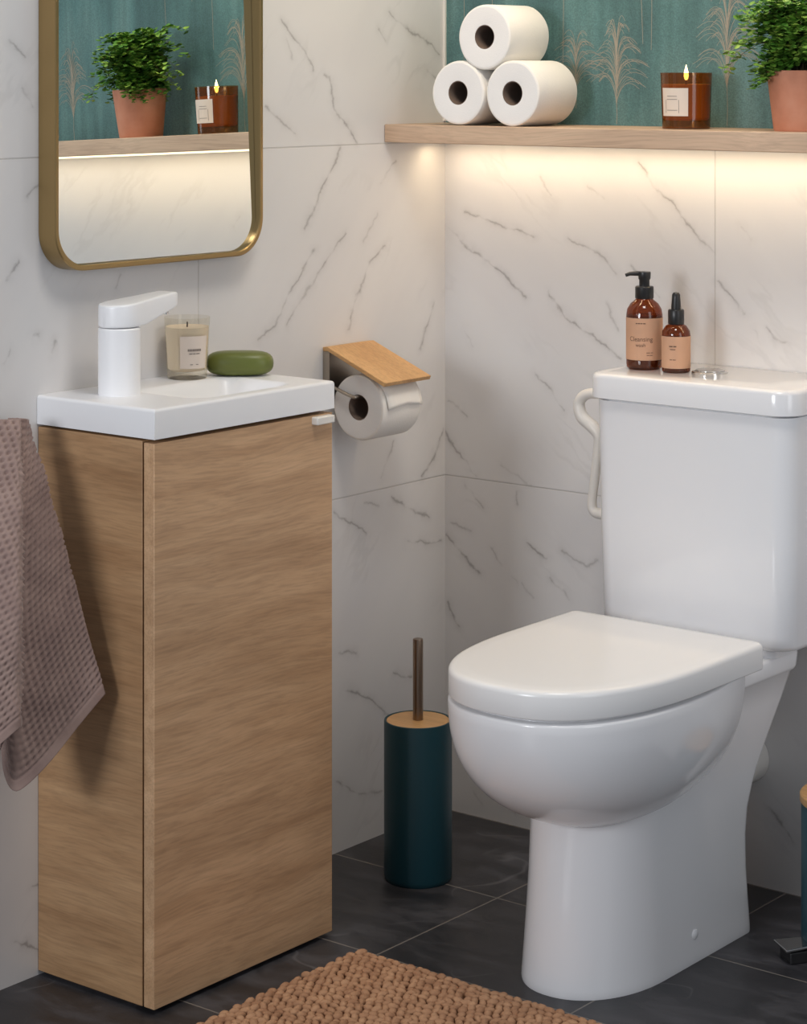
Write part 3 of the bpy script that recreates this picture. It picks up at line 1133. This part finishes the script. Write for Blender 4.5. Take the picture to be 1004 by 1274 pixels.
def frond(start, az, ln, lift, droop, leaf):
    base = Vector(start)
    h = Vector((math.cos(az), math.sin(az), 0))
    pts = []
    N = 9
    for i in range(N + 1):
        u = i / N
        pts.append(base + h * (ln * (0.25 * u + 0.75 * u * u)) + Vector((0, 0, lift * math.sin(u * (1.5 + 0.9 * droop)) - droop * 0.03 * u ** 3)))
    for p in pts:
        if p.y > -0.014:
            p.y = -0.014 - 0.2 * (p.y + 0.014) * 0.0
    stm.tube(pts, [0.0008 * (1 - 0.6 * i / N) for i in range(N + 1)], 5)
    for i in range(2, N + 1):
        d = (pts[i] - pts[i - 1]).normalized()
        for sgn in (-1, 1):
            sd = (d.cross(Vector((0, 0, 1))).normalized() * sgn)
            u = i / N
            bl = 0.026 * (1.15 - 0.75 * u) * rf.uniform(0.7, 1.2)
            bd_ = (sd * 0.85 + d * 0.55 + Vector((0, 0, rf.uniform(-0.25, 0.30)))).normalized()
            k = max(2, int(bl / 0.0058))
            for q in range(k):
                w = (q + 1) / k
                p = pts[i] + bd_ * bl * w + Vector((0, 0, -0.005 * w * w))
                if p.y > -0.012:
                    continue
                for s2 in (-1, 1):
                    dd = (bd_ * 0.5 + bd_.cross(Vector((0, 0, 1))) * s2 * 0.8 + Vector((rf.uniform(-.3, .3), rf.uniform(-.3, .3), rf.uniform(-.35, .2)))).normalized()
                    nn = (Vector((rf.uniform(-.5, .5), rf.uniform(-.5, .5) - 0.25, 1))).normalized()
                    leaflet(p, dd, (nn - dd * nn.dot(dd)).normalized(), leaf * rf.uniform(0.8, 1.25))


for i in range(70):
    az = rf.uniform(0, 2 * math.pi)
    ln = rf.uniform(0.035, 0.092)
    lift = rf.uniform(0.050, 0.130)
    if math.sin(az) > 0.3:
        ln *= 0.55
    st = (PC[0] + 0.02 * math.cos(az) * rf.random(), PC[1] + 0.02 * math.sin(az) * rf.random(), PC[2] + 0.085)
    frond(st, az, ln, lift, rf.uniform(0.0, 0.8), 0.0098)
for i in range(26):
    az = rf.uniform(0, 2 * math.pi)
    ln = rf.uniform(0.034, 0.060) * (0.6 if math.sin(az) > 0.3 else 1.0)
    frond((PC[0] + 0.02 * math.cos(az), PC[1] + 0.02 * math.sin(az), PC[2] + 0.084), az, ln, rf.uniform(0.020, 0.045), rf.uniform(0.2, 0.9), 0.0095)
for az, ln, lift, dr in ((math.radians(190), 0.118, 0.062, 0.9), (math.radians(200), 0.10, 0.075, 0.7), (math.radians(170), 0.112, 0.105, 0.55), (math.radians(182), 0.09, 0.125, 0.3), (math.radians(-12), 0.115, 0.06, 1.0), (math.radians(5), 0.115, 0.085, 0.7), (math.radians(-30), 0.10, 0.06, 1.1), (math.radians(150), 0.09, 0.135, 0.2), (math.radians(186), 0.122, 0.085, 0.8)):
    frond((PC[0], PC[1], PC[2] + 0.085), az, ln, lift, dr, 0.0098)
fol.build('foliage', M['leaf'], fe, smooth=False)
stm.build('stems', M['stem'], fe)

# ------------------------------------------------------------------ toilet
TC = 0.630
wc = thing('toilet', (TC, -0.35, 0), 'white close-coupled toilet with closed D-shaped lid against the back wall', 'toilet')


def dshape(hx, yb, y1, yt, z, e=2.6, rb=0.02, nb=10, ns=8, nf=56, cx=TC, taper=0.0):
    """D-shaped outline: straight sides, rounded front, softened back corners"""
    o = []
    for k in range(nb + 1):
        a = math.radians(180 - 90 * k / nb)
        o.append((cx - hx + rb + rb * math.cos(a), yb - rb + rb * math.sin(a), z))
    for k in range(nb + 1):
        a = math.radians(90 - 90 * k / nb)
        o.append((cx + hx - rb + rb * math.cos(a), yb - rb + rb * math.sin(a), z))
    for k in range(1, ns + 1):
        o.append((cx + hx, yb - rb + (y1 - yb + rb) * k / ns, z))
    for k in range(1, nf):
        a = math.pi * k / nf
        c, s = math.cos(a), math.sin(a)
        o.append((cx + hx * math.copysign(abs(c) ** (2 / e), c), y1 - (y1 - yt) * s ** (2 / e), z))
    for k in range(ns):
        o.append((cx - hx, y1 + (yb - rb - y1) * k / ns, z))
    if taper:
        o = [(cx + (x - cx) * (1 - taper * max(0.0, (y - y1) / (yb - y1)) ** 1.5), y, zz) for x, y, zz in o]
    return o


# pedestal with the rear spine that carries the cistern
ped = MB()
tabl = [(0.0, 0.1030, -0.584, -0.170), (0.004, 0.1035, -0.585, -0.170), (0.012, 0.1030, -0.584, -0.170), (0.05, 0.1010, -0.580, -0.172), (0.10, 0.0985, -0.575, -0.174), (0.15, 0.0965, -0.570, -0.172),
        (0.19, 0.0965, -0.566, -0.166), (0.225, 0.0975, -0.562, -0.152), (0.25, 0.100, -0.56, -0.142), (0.30, 0.1095, -0.556, -0.122), (0.35, 0.1210, -0.552, -0.104), (0.392, 0.1310, -0.55, -0.092),
        (0.396, 0.1365, -0.55, -0.089), (0.401, 0.1385, -0.55, -0.088), (0.421, 0.1400, -0.55, -0.086), (0.4245, 0.1385, -0.55, -0.088), (0.4255, 0.1350, -0.55, -0.091)]
ped.loft([dshape(h, yb, -0.43, yf, z, 2.15, 0.022) for z, h, yf, yb in tabl])
ped.build('pedestal', M['ceramic'], wc, angle=60)
# bowl
bw = MB()
ZR, HB = 0.4262, 0.196
hx0, yb0, y10, yt0 = 0.1715, -0.250, -0.44, -0.713
TPR = 0.20
prof = []
NB = 26
for i in range(NB + 1):
    tt = math.sin(math.pi / 2 * i / NB)
    s = max(1 - tt ** 2.35, 0) ** (1 / 2.35)
    prof.append((ZR - 0.004 - HB * tt, s))
rings = [dshape(hx0 - 0.016, yb0 - 0.01, y10, yt0 + 0.016, ZR + 0.002, 2.5, taper=TPR), dshape(hx0 - 0.016, yb0 - 0.01, y10, yt0 + 0.016, ZR, 2.5, taper=TPR), dshape(hx0 - 0.004, yb0, y10, yt0 + 0.004, ZR, 2.5, taper=TPR), dshape(hx0 - 0.001, yb0, y10, yt0 + 0.001, ZR - 0.0012, 2.5, taper=TPR)]
cyb = -0.430
for z, s in prof:
    s = max(s, 0.03)
    rings.append(dshape(hx0 * s, cyb + (yb0 - cyb) * s, cyb + (y10 - cyb) * s, cyb + (yt0 - cyb) * s * (0.97 + 0.03 * s), z, 2.5 - 0.3 * (1 - s), 0.02 * s, taper=TPR))
bw.loft(rings)
bw.build('bowl', M['ceramic'], wc, angle=60)
# seat and lid
st_ = MB()
st_.loft([dshape(0.1580, -0.268, -0.42, -0.6990, 0.4285), dshape(0.1580, -0.268, -0.42, -0.6990, 0.4345)])
st_.build('seat', M['seat_plastic'], wc, angle=50)
ld = MB()
lr = []
for inset, z in ((0.003, 0.4318), (0.0008, 0.4326), (0.0, 0.4345), (0.0, 0.4635), (0.0006, 0.4668), (0.0024, 0.4695), (0.0052, 0.4712), (0.0100, 0.4722), (0.03, 0.4730), (0.09, 0.4736)):
    k = 1.0
    lr.append(dshape(0.1735 - inset, -0.262 - inset * 0.6, -0.42, -0.714 + inset, z, 2.5, 0.010))
ld.loft(lr)
ld.build('lid', M['seat_plastic'], wc, angle=50)
for x in (TC - 0.075, TC + 0.075):
    hg = MB()
    hg.lathe([(0.009, -0.025), (0.010, -0.024), (0.010, 0.024), (0.009, 0.025)], (x, -0.252, 0.4365), 20, 'x')
    hg.build('hinge', M['seat_plastic'], wc)
# cistern
cs = MB()
cs.loft([[(a, b, z) for a, b in rrect(0.452 + d * 1.0, 0.812 - d, -0.203 + d, -0.006, (0.034, 0.012, 0.012, 0.030), 10)] for z, d in ((0.4380, 0.016), (0.4410, 0.009), (0.448, 0.006), (0.60, 0.003), (0.7985, 0.0))])
cs.loft([[(a, b, z) for a, b in rrect(0.490, 0.772, -0.185, -0.030, 0.02, 6)] for z in (0.4250, 0.4390)])
cist = cs.build('cistern', M['ceramic'], wc, angle=60)
cl_ = MB()
cl_.loft([[(a, b, z) for a, b in rrect(0.444 + d, 0.820 - d, -0.212 + d, -0.002, (0.040, 0.012, 0.012, 0.034), 10)] for z, d in ((0.7985, 0.012), (0.8015, 0.010), (0.8020, 0.002), (0.8032, 0.0), (0.834, 0.0), (0.8385, 0.0012), (0.841, 0.0040), (0.842, 0.009))])
cl_.build('cistern_lid', M['ceramic'], wc, angle=50)
fb = MB()
fb.lathe([(0.029, 0.0), (0.029, 0.003), (0.027, 0.0042), (0.025, 0.0042), (0.0245, 0.0032)], (0.607, -0.095, 0.8418), 48)
fb.lathe([(0.024, 0.003), (0.024, 0.0052), (0.022, 0.0062), (0.0, 0.0066)], (0.607, -0.095, 0.8418), 48, cap1=False)
fb.build('flush_button', M['chrome'], wc)['label'] = 'round chrome flush button'
MB().lathe([(0.018, 0.0), (0.018, 0.002), (0.0165, 0.003), (0.0, 0.003)], (0.8105, -0.112, 0.764), 32, 'x', cap1=False).build('side_plug', M['ceramic'], wc)
MB().lathe([(0.0075, 0.0), (0.0075, 0.003), (0.0055, 0.0045), (0.0, 0.005)], (TC + 0.0995, -0.345, 0.042), 24, 'x', cap1=False).build('bolt_cap', M['ceramic'], wc)
MB().lathe([(0.043, -0.178), (0.043, -0.075), (0.046, -0.072), (0.046, -0.045), (0.043, -0.042), (0.043, -0.001)], (TC - 0.011, 0, 0.209), 48, 'y').build('waste_pipe', M['white_plastic'], wc)
pp = MB()
pw = [(0.458, -0.10, 0.790), (0.396, -0.10, 0.791), (0.371, -0.10, 0.787), (0.358, -0.10, 0.772), (0.364, -0.10, 0.750), (0.385, -0.10, 0.735), (0.396, -0.10, 0.722), (0.396, -0.10, 0.705), (0.390, -0.10, 0.655), (0.384, -0.10, 0.612), (0.387, -0.10, 0.596), (0.402, -0.10, 0.592), (0.462, -0.10, 0.590)]
rad = [0.0085, 0.0085, 0.009, 0.0095, 0.011, 0.011, 0.009, 0.0078, 0.0078, 0.0078, 0.0085, 0.009, 0.009]
path = smooth_path(pw, 6)
rr2 = [rad[min(i // 6, len(rad) - 1)] * (1 - (i % 6) / 6) + rad[min(i // 6 + 1, len(rad) - 1)] * (i % 6) / 6 for i in range(len(path))]
pp.tube(path, rr2, 14)
pp.build('supply_pipe', M['white_plastic'], wc, angle=80)['label'] = 'bent white water pipe beside the cistern'

# ------------------------------------------------------------------ bottles on the cistern
LZ = 0.842
BC = (0.4925, -0.1095, LZ)
CA = math.atan2(-3.353 - BC[1], 2.562 - BC[0])
pb = thing('pump_bottle', BC, 'tall brown glass pump bottle with kraft label on the cistern', 'bottle')
MB().lathe([(0.0, 0.0), (0.0255, 0.0), (0.0288, 0.003), (0.0295, 0.008), (0.0295, 0.088), (0.0280, 0.097), (0.0225, 0.106), (0.0150, 0.112), (0.0130, 0.115), (0.0130, 0.120)], BC, 48, cap0=False, cap1=False).build('glass_body', M['brown_glass'], pb)
MB().lathe([(0.0, 0.004), (0.0262, 0.004), (0.0272, 0.008), (0.0272, 0.086), (0.0268, 0.0875), (0.0, 0.0875)], BC, 40, cap0=False, cap1=False).build('liquid', M['brown_liquid'], pb)
pm = MB()
pm.lathe([(0.0145, 0.114), (0.0152, 0.115), (0.0152, 0.1325), (0.0140, 0.134), (0.0085, 0.134), (0.0085, 0.144), (0.0100, 0.146), (0.0105, 0.155), (0.0100, 0.1575)], BC, 32)
nd = Vector((-0.784, -0.62, 0))
b0 = Vector(BC)
pm.tube([b0 + Vector((0, 0, 0.1535)), b0 + nd * 0.012 + Vector((0, 0, 0.1545)), b0 + nd * 0.024 + Vector((0, 0, 0.1540)), b0 + nd * 0.031 + Vector((0, 0, 0.1515))], [0.0045, 0.0040, 0.0032, 0.0028], 12)
pm.build('pump', M['black_plastic'], pb)['label'] = 'black plastic pump head'
lb = MB()
wrap_patch(lb, BC, 0.0300, CA - math.radians(125), CA + math.radians(125), LZ + 0.016, LZ + 0.084, 0, 48)
ta = CA - math.radians(12)
wrap_text(lb, 'Cleansing', 0.0105, BC, 0.0303, ta, LZ + 0.047, 1)
wrap_text(lb, 'wash', 0.0085, BC, 0.0303, ta, LZ + 0.038, 1)
wrap_bars(lb, BC, 0.0303, ta, LZ + 0.075, 0.0016, (0.003, 0.0035, 0.003, 0.004), 0.001, 1)
wrap_bars(lb, BC, 0.0303, ta + 0.5, LZ + 0.028, 0.0010, (0.006, 0.004), 0.001, 1)
wrap_bars(lb, BC, 0.0303, ta + 0.5, LZ + 0.024, 0.0010, (0.004, 0.005), 0.001, 1)
lb.build('paper_label', [M['kraft_label'], M['label_ink']], pb)['label'] = 'kraft paper label with brown lettering'

DC = (0.5560, -0.1145, LZ)
db = thing('dropper_bottle', DC, 'small brown glass dropper bottle between the pump bottle and flush button', 'bottle')
MB().lathe([(0.0, 0.0), (0.0205, 0.0), (0.0226, 0.002), (0.0230, 0.006), (0.0230, 0.060), (0.0222, 0.066), (0.0165, 0.0745), (0.0110, 0.0770), (0.0105, 0.082)], DC, 40, cap0=False, cap1=False).build('glass_body', M['brown_glass'], db)
MB().lathe([(0.0, 0.003), (0.0208, 0.003), (0.0212, 0.006), (0.0212, 0.056), (0.0, 0.056)], DC, 36, cap0=False, cap1=False).build('liquid', M['brown_liquid'], db)
dp = MB()
n = 40
rings = []
for r, h in [(0.0120, 0.0765), (0.0126, 0.0775), (0.0126, 0.0985), (0.0115, 0.1005)]:
    rings.append([(DC[0] + (r + (0.0004 if k % 2 else 0)) * math.cos(2 * math.pi * k / n), DC[1] + (r + (0.0004 if k % 2 else 0)) * math.sin(2 * math.pi * k / n), DC[2] + h) for k in range(n)])
dp.loft(rings)
dp.lathe([(0.0078, 0.1000), (0.0080, 0.104), (0.0070, 0.118), (0.0066, 0.1245), (0.0045, 0.1275), (0.0, 0.1285)], DC, 28, cap1=False)
dp.build('dropper_cap', M['black_plastic'], db)['label'] = 'black rubber dropper cap'
lb = MB()
wrap_patch(lb, DC, 0.0234, CA - math.radians(120), CA + math.radians(120), LZ + 0.0075, LZ + 0.0585, 0, 40)
wrap_bars(lb, DC, 0.0237, CA - 0.25, LZ + 0.042, 0.0020, (0.006, 0.005), 0.001, 1)
wrap_bars(lb, DC, 0.0237, CA - 0.25, LZ + 0.0375, 0.0014, (0.009,), 0.001, 1)
wrap_bars(lb, DC, 0.0237, CA - 0.25, LZ + 0.021, 0.0012, (0.004, 0.005), 0.001, 1)
lb.build('paper_label', [M['kraft_label'], M['label_ink']], db)['label'] = 'kraft paper label with small lettering'

# ------------------------------------------------------------------ toilet brush
BH = (0.183, -0.313, 0)
bh = thing('brush_holder', BH, 'tall teal cylinder holder for the toilet brush standing in the corner', 'toilet brush holder')
MB().lathe([(0.0, 0.0), (0.0535, 0.0), (0.0555, 0.003), (0.0560, 0.008), (0.0560, 0.2585), (0.0555, 0.2605), (0.0540, 0.2610), (0.0525, 0.2600), (0.0525, 0.2480), (0.0, 0.2470)], BH, 72, cap0=False, cap1=False).build('canister', M['teal'], bh)
tbr = thing('toilet_brush', (BH[0], BH[1], 0.248), 'toilet brush with brushed steel handle and bamboo lid set in the teal holder', 'toilet brush')
MB().lathe([(0.0, 0.2480), (0.0520, 0.2480), (0.0520, 0.2590), (0.0510, 0.2600), (0.0, 0.2602)], BH, 64, cap0=False, cap1=False).build('lid', M['bamboo'], tbr)
MB().lathe([(0.0085, 0.2598), (0.0085, 0.3915), (0.0078, 0.3930), (0.0, 0.3932)], BH, 28, cap1=False).build('handle', M['bronze_steel'], tbr)

# ------------------------------------------------------------------ pedal bin
PB = (0.9000, -0.165, 0)
bn = thing('pedal_bin', PB, 'small teal pedal bin with bamboo lid beside the toilet at the right edge', 'bin')
MB().lathe([(0.0, 0.012), (0.0770, 0.012), (0.0785, 0.016), (0.0785, 0.222), (0.0760, 0.226), (0.0, 0.226)], PB, 72, cap0=False, cap1=False).build('body', M['teal'], bn)
MB().lathe([(0.0, 0.226), (0.0790, 0.226), (0.0805, 0.228), (0.0805, 0.238), (0.0785, 0.2405), (0.0, 0.2410)], PB, 72, cap0=False, cap1=False).build('lid', M['bamboo'], bn)
MB().lathe([(0.0, 0.0), (0.0800, 0.0), (0.0800, 0.010), (0.0785, 0.0125), (0.0, 0.0125)], PB, 72, cap0=False, cap1=False).build('base_ring', M['black_plastic'], bn)
pd = MB()
d = Vector((-0.60, -0.80, 0))
sd = Vector((0.80, -0.60, 0))
def pedal_slab(u0, u1, w0, w1, z0, z1, drop=0.0):
    c0 = Vector(PB)
    rings = []
    for u, w, q in ((u0, w0, 0), (u1, w1, drop)):
        rings.append([tuple(c0 + d * u - sd * w + Vector((0, 0, z0 - q))), tuple(c0 + d * u + sd * w + Vector((0, 0, z0 - q))), tuple(c0 + d * u + sd * w + Vector((0, 0, z1 - q))), tuple(c0 + d * u - sd * w + Vector((0, 0, z1 - q)))])
    pd.loft(rings)
pedal_slab(0.070, 0.120, 0.018, 0.024, 0.022, 0.026, 0.002)
pd.build('pedal', M['chrome'], bn, smooth=False, bevel=0.001, seg=2)['label'] = 'chrome foot pedal'
pd = MB()
pedal_slab(0.060, 0.112, 0.016, 0.020, 0.0, 0.018)
pd.build('pedal_foot', M['black_plastic'], bn, smooth=False, bevel=0.002)

# ------------------------------------------------------------------ towel
tw_curves = {
    'P0': [(0.030, -1.110, 0.834), (0.08, -1.218, 0.655), (0.12, -1.266, 0.355)],
    'P1': [(0.055, -1.070, 0.831), (0.12, -1.129, 0.712), (0.16, -1.166, 0.591), (0.175, -1.181, 0.437)],
    'P2': [(0.030, -1.066, 0.830), (0.055, -1.100, 0.690), (0.085, -1.134, 0.385)],
    'PM': [(0.042, -1.050, 0.828), (0.085, -1.094, 0.70), (0.115, -1.123, 0.528), (0.135, -1.143, 0.335)],
    'P3': [(0.030, -1.030, 0.823), (0.050, -1.032, 0.782), (0.07, -1.030, 0.738), (0.11, -1.029, 0.639), (0.145, -1.026, 0.540), (0.17, -1.014, 0.447)],
}


def resample(pts, n):
    pts = smooth_path(pts, 14)
    L = [0.0]
    for a, b in zip(pts[:-1], pts[1:]):
        L.append(L[-1] + (b - a).length)
    out = []
    for k in range(n):
        s = L[-1] * k / (n - 1)
        i = max(j for j in range(len(L)) if L[j] <= s + 1e-9)
        i = min(i, len(pts) - 2)
        u = (s - L[i]) / max(L[i + 1] - L[i], 1e-9)
        out.append(pts[i].lerp(pts[i + 1], u))
    return out


NV, NU = 250, 190
cols = [resample(tw_curves[k], NV) for k in ('P0', 'P1', 'P2', 'PM', 'P3')]
P = np.zeros((NV, NU, 3))
for v_ in range(NV):
    row = resample([cols[k][v_] for k in range(5)], NU)
    P[v_] = [tuple(p) for p in row]
# distance along the cloth, for the weave
du = np.zeros((NV, NU))
du[:, 1:] = np.cumsum(np.linalg.norm(np.diff(P, axis=1), axis=2), axis=1)
dv = np.zeros((NV, NU))
dv[1:] = np.cumsum(np.linalg.norm(np.diff(P, axis=0), axis=2), axis=0)
uu = np.linspace(0, 1, NU)[None, :] * np.full((NV, 1), du[-1, -1])
vv = dv.mean(axis=1)[:, None] * np.ones((1, NU))
cell = 0.0115
gu, gv = du / cell, vv / (cell * 0.86)
rowi = np.floor(gv)
fu = (gu + 0.5 * (rowi % 2)) % 1.0 - 0.5
fv = gv % 1.0 - 0.5
dd = np.sqrt(fu ** 2 + fv ** 2)
dep = np.clip(1 - dd / 0.46, 0, 1)
dep = dep * dep * (3 - 2 * dep)
hem = (dv[-1][None, :] - dv) < 0.016
dep = np.where(hem, 0, dep)
Tq = np.gradient(P, axis=1)
Tq /= np.linalg.norm(Tq, axis=2, keepdims=True) + 1e-12
bend = np.linalg.norm(np.gradient(Tq, axis=1), axis=2)
for _ in range(6):
    bend[:, 1:-1] = (bend[:, :-2] + bend[:, 1:-1] + bend[:, 2:]) / 3
dep = dep * np.clip(1 - bend / 0.22, 0.0, 1)
Tu = np.gradient(P, axis=1)
Tv = np.gradient(P, axis=0)
Nn = np.cross(Tu, Tv)
Nn /= np.linalg.norm(Nn, axis=2, keepdims=True) + 1e-12
Nn *= np.where(Nn[..., 0:1] * 0.6 - Nn[..., 1:2] * 0.8 < 0, -1, 1)
flip = np.sign((Nn * np.array([0.62, -0.78, 0.1])).sum(axis=2, keepdims=True))
Nn = Nn * np.where(flip == 0, 1, flip)
line = np.exp(-(((dv[-1][None, :] - dv) - 0.016) / 0.0016) ** 2)
wob = 0.0016 * np.sin(vv * 38 + du * 21) + 0.0010 * np.sin(vv * 90 - du * 55)
P2 = P + Nn * (wob - dep * 0.0052 - line * 0.0022)[..., None]
tm = MB()
ii = np.arange(NV * NU).reshape(NV, NU)
fcs = np.stack([ii[:-1, :-1], ii[1:, :-1], ii[1:, 1:], ii[:-1, 1:]], axis=-1).reshape(-1, 4)
tm.v = [tuple(p) for p in P2.reshape(-1, 3)]
tm.f = [tuple(int(q) for q in f_) for f_ in fcs]
tm.mi = [0] * len(tm.f)
tag(tm.build('towel', M['towel'], origin=(0.05, -1.07, 0.83), angle=180, solid=0.0015), 'taupe waffle-weave towel hanging on the wall left of the cabinet', 'towel')
hk = MB()
hk.lathe([(0.016, 0.0005), (0.016, 0.006), (0.007, 0.008), (0.006, 0.030), (0.008, 0.031), (0.008, 0.034), (0.0, 0.035)], (0, -1.092, 0.806), 24, 'x', cap1=False)
tag(hk.build('towel_hook', M['chrome'], origin=(0, -1.092, 0.806)), 'small chrome wall hook behind the hanging towel', 'hook')

# ------------------------------------------------------------------ bath mat of chunky cord loops
MX0, MX1, MY0, MY1 = 0.322, 0.86, -1.22, -0.630
mt = thing('bath_mat', ((MX0 + MX1) / 2, (MY0 + MY1) / 2, 0), 'tan chunky woven bath mat on the slate floor in front of the cabinet', 'bath mat')
MB().box(MX0 + 0.004, MX1 - 0.004, MY0 + 0.004, MY1 - 0.004, 0.0005, 0.006).build('backing', M['mat_base'], mt, smooth=False)
import bmesh
bm = bmesh.new()
bmesh.ops.create_icosphere(bm, subdivisions=2, radius=1.0)
sv = np.array([v.co[:] for v in bm.verts])
sf = np.array([[v.index for v in f.verts] for f in bm.faces])
bm.free()
sv_list, sf_list = [], []
off = 0
px_, py_ = 0.0138, 0.0126
nxm, nym = int((MX1 - MX0) / px_), int((MY1 - MY0) / py_)
for j in range(nym):
    for i in range(nxm):
        edge_x = min(i, nxm - 1 - i)
        edge_y = min(j, nym - 1 - j)
        cx = MX0 + 0.006 + i * px_ + (px_ * 0.5 if j % 2 else 0) + rng.normal() * 0.0009
        cy = MY0 + 0.006 + j * py_ + rng.normal() * 0.0009
        # the outer border rows run along the edge, the centre is plaited
        if edge_y < 2 or edge_x < 2:
            ang = (0.25 if edge_y < 2 else 1.35) + rng.normal() * 0.2
        else:
            ang = (0.75 if (j % 2) else -0.75) + rng.normal() * 0.38
        a, b, h = 0.0092 * rng.uniform(0.85, 1.2), 0.0060 * rng.uniform(0.88, 1.15), 0.0064 * rng.uniform(0.8, 1.3)
        q = sv * np.array([a, b, h])
        tz = q[:, 0] * 0.25 * math.sin(i * 1.7 + j)
        c_, s_ = math.cos(ang), math.sin(ang)
        w = np.stack([q[:, 0] * c_ - q[:, 1] * s_ + cx, q[:, 0] * s_ + q[:, 1] * c_ + cy, q[:, 2] + tz + 0.0085], axis=1)
        w[:, 2] = np.maximum(w[:, 2], 0.0008)
        sv_list.append(w)
        sf_list.append(sf + off)
        off += len(sv)
V = np.concatenate(sv_list) - np.array(WORLD[mt.name][:])
F = np.concatenate(sf_list)
me = bpy.data.meshes.new('cord_loops')
me.from_pydata(V.tolist(), [], F.tolist())
me.materials.append(M['mat'])
me.polygons.foreach_set('use_smooth', [True] * len(me.polygons))
lo = bpy.data.objects.new('cord_loops', me)
COL.objects.link(lo)
lo.parent = mt
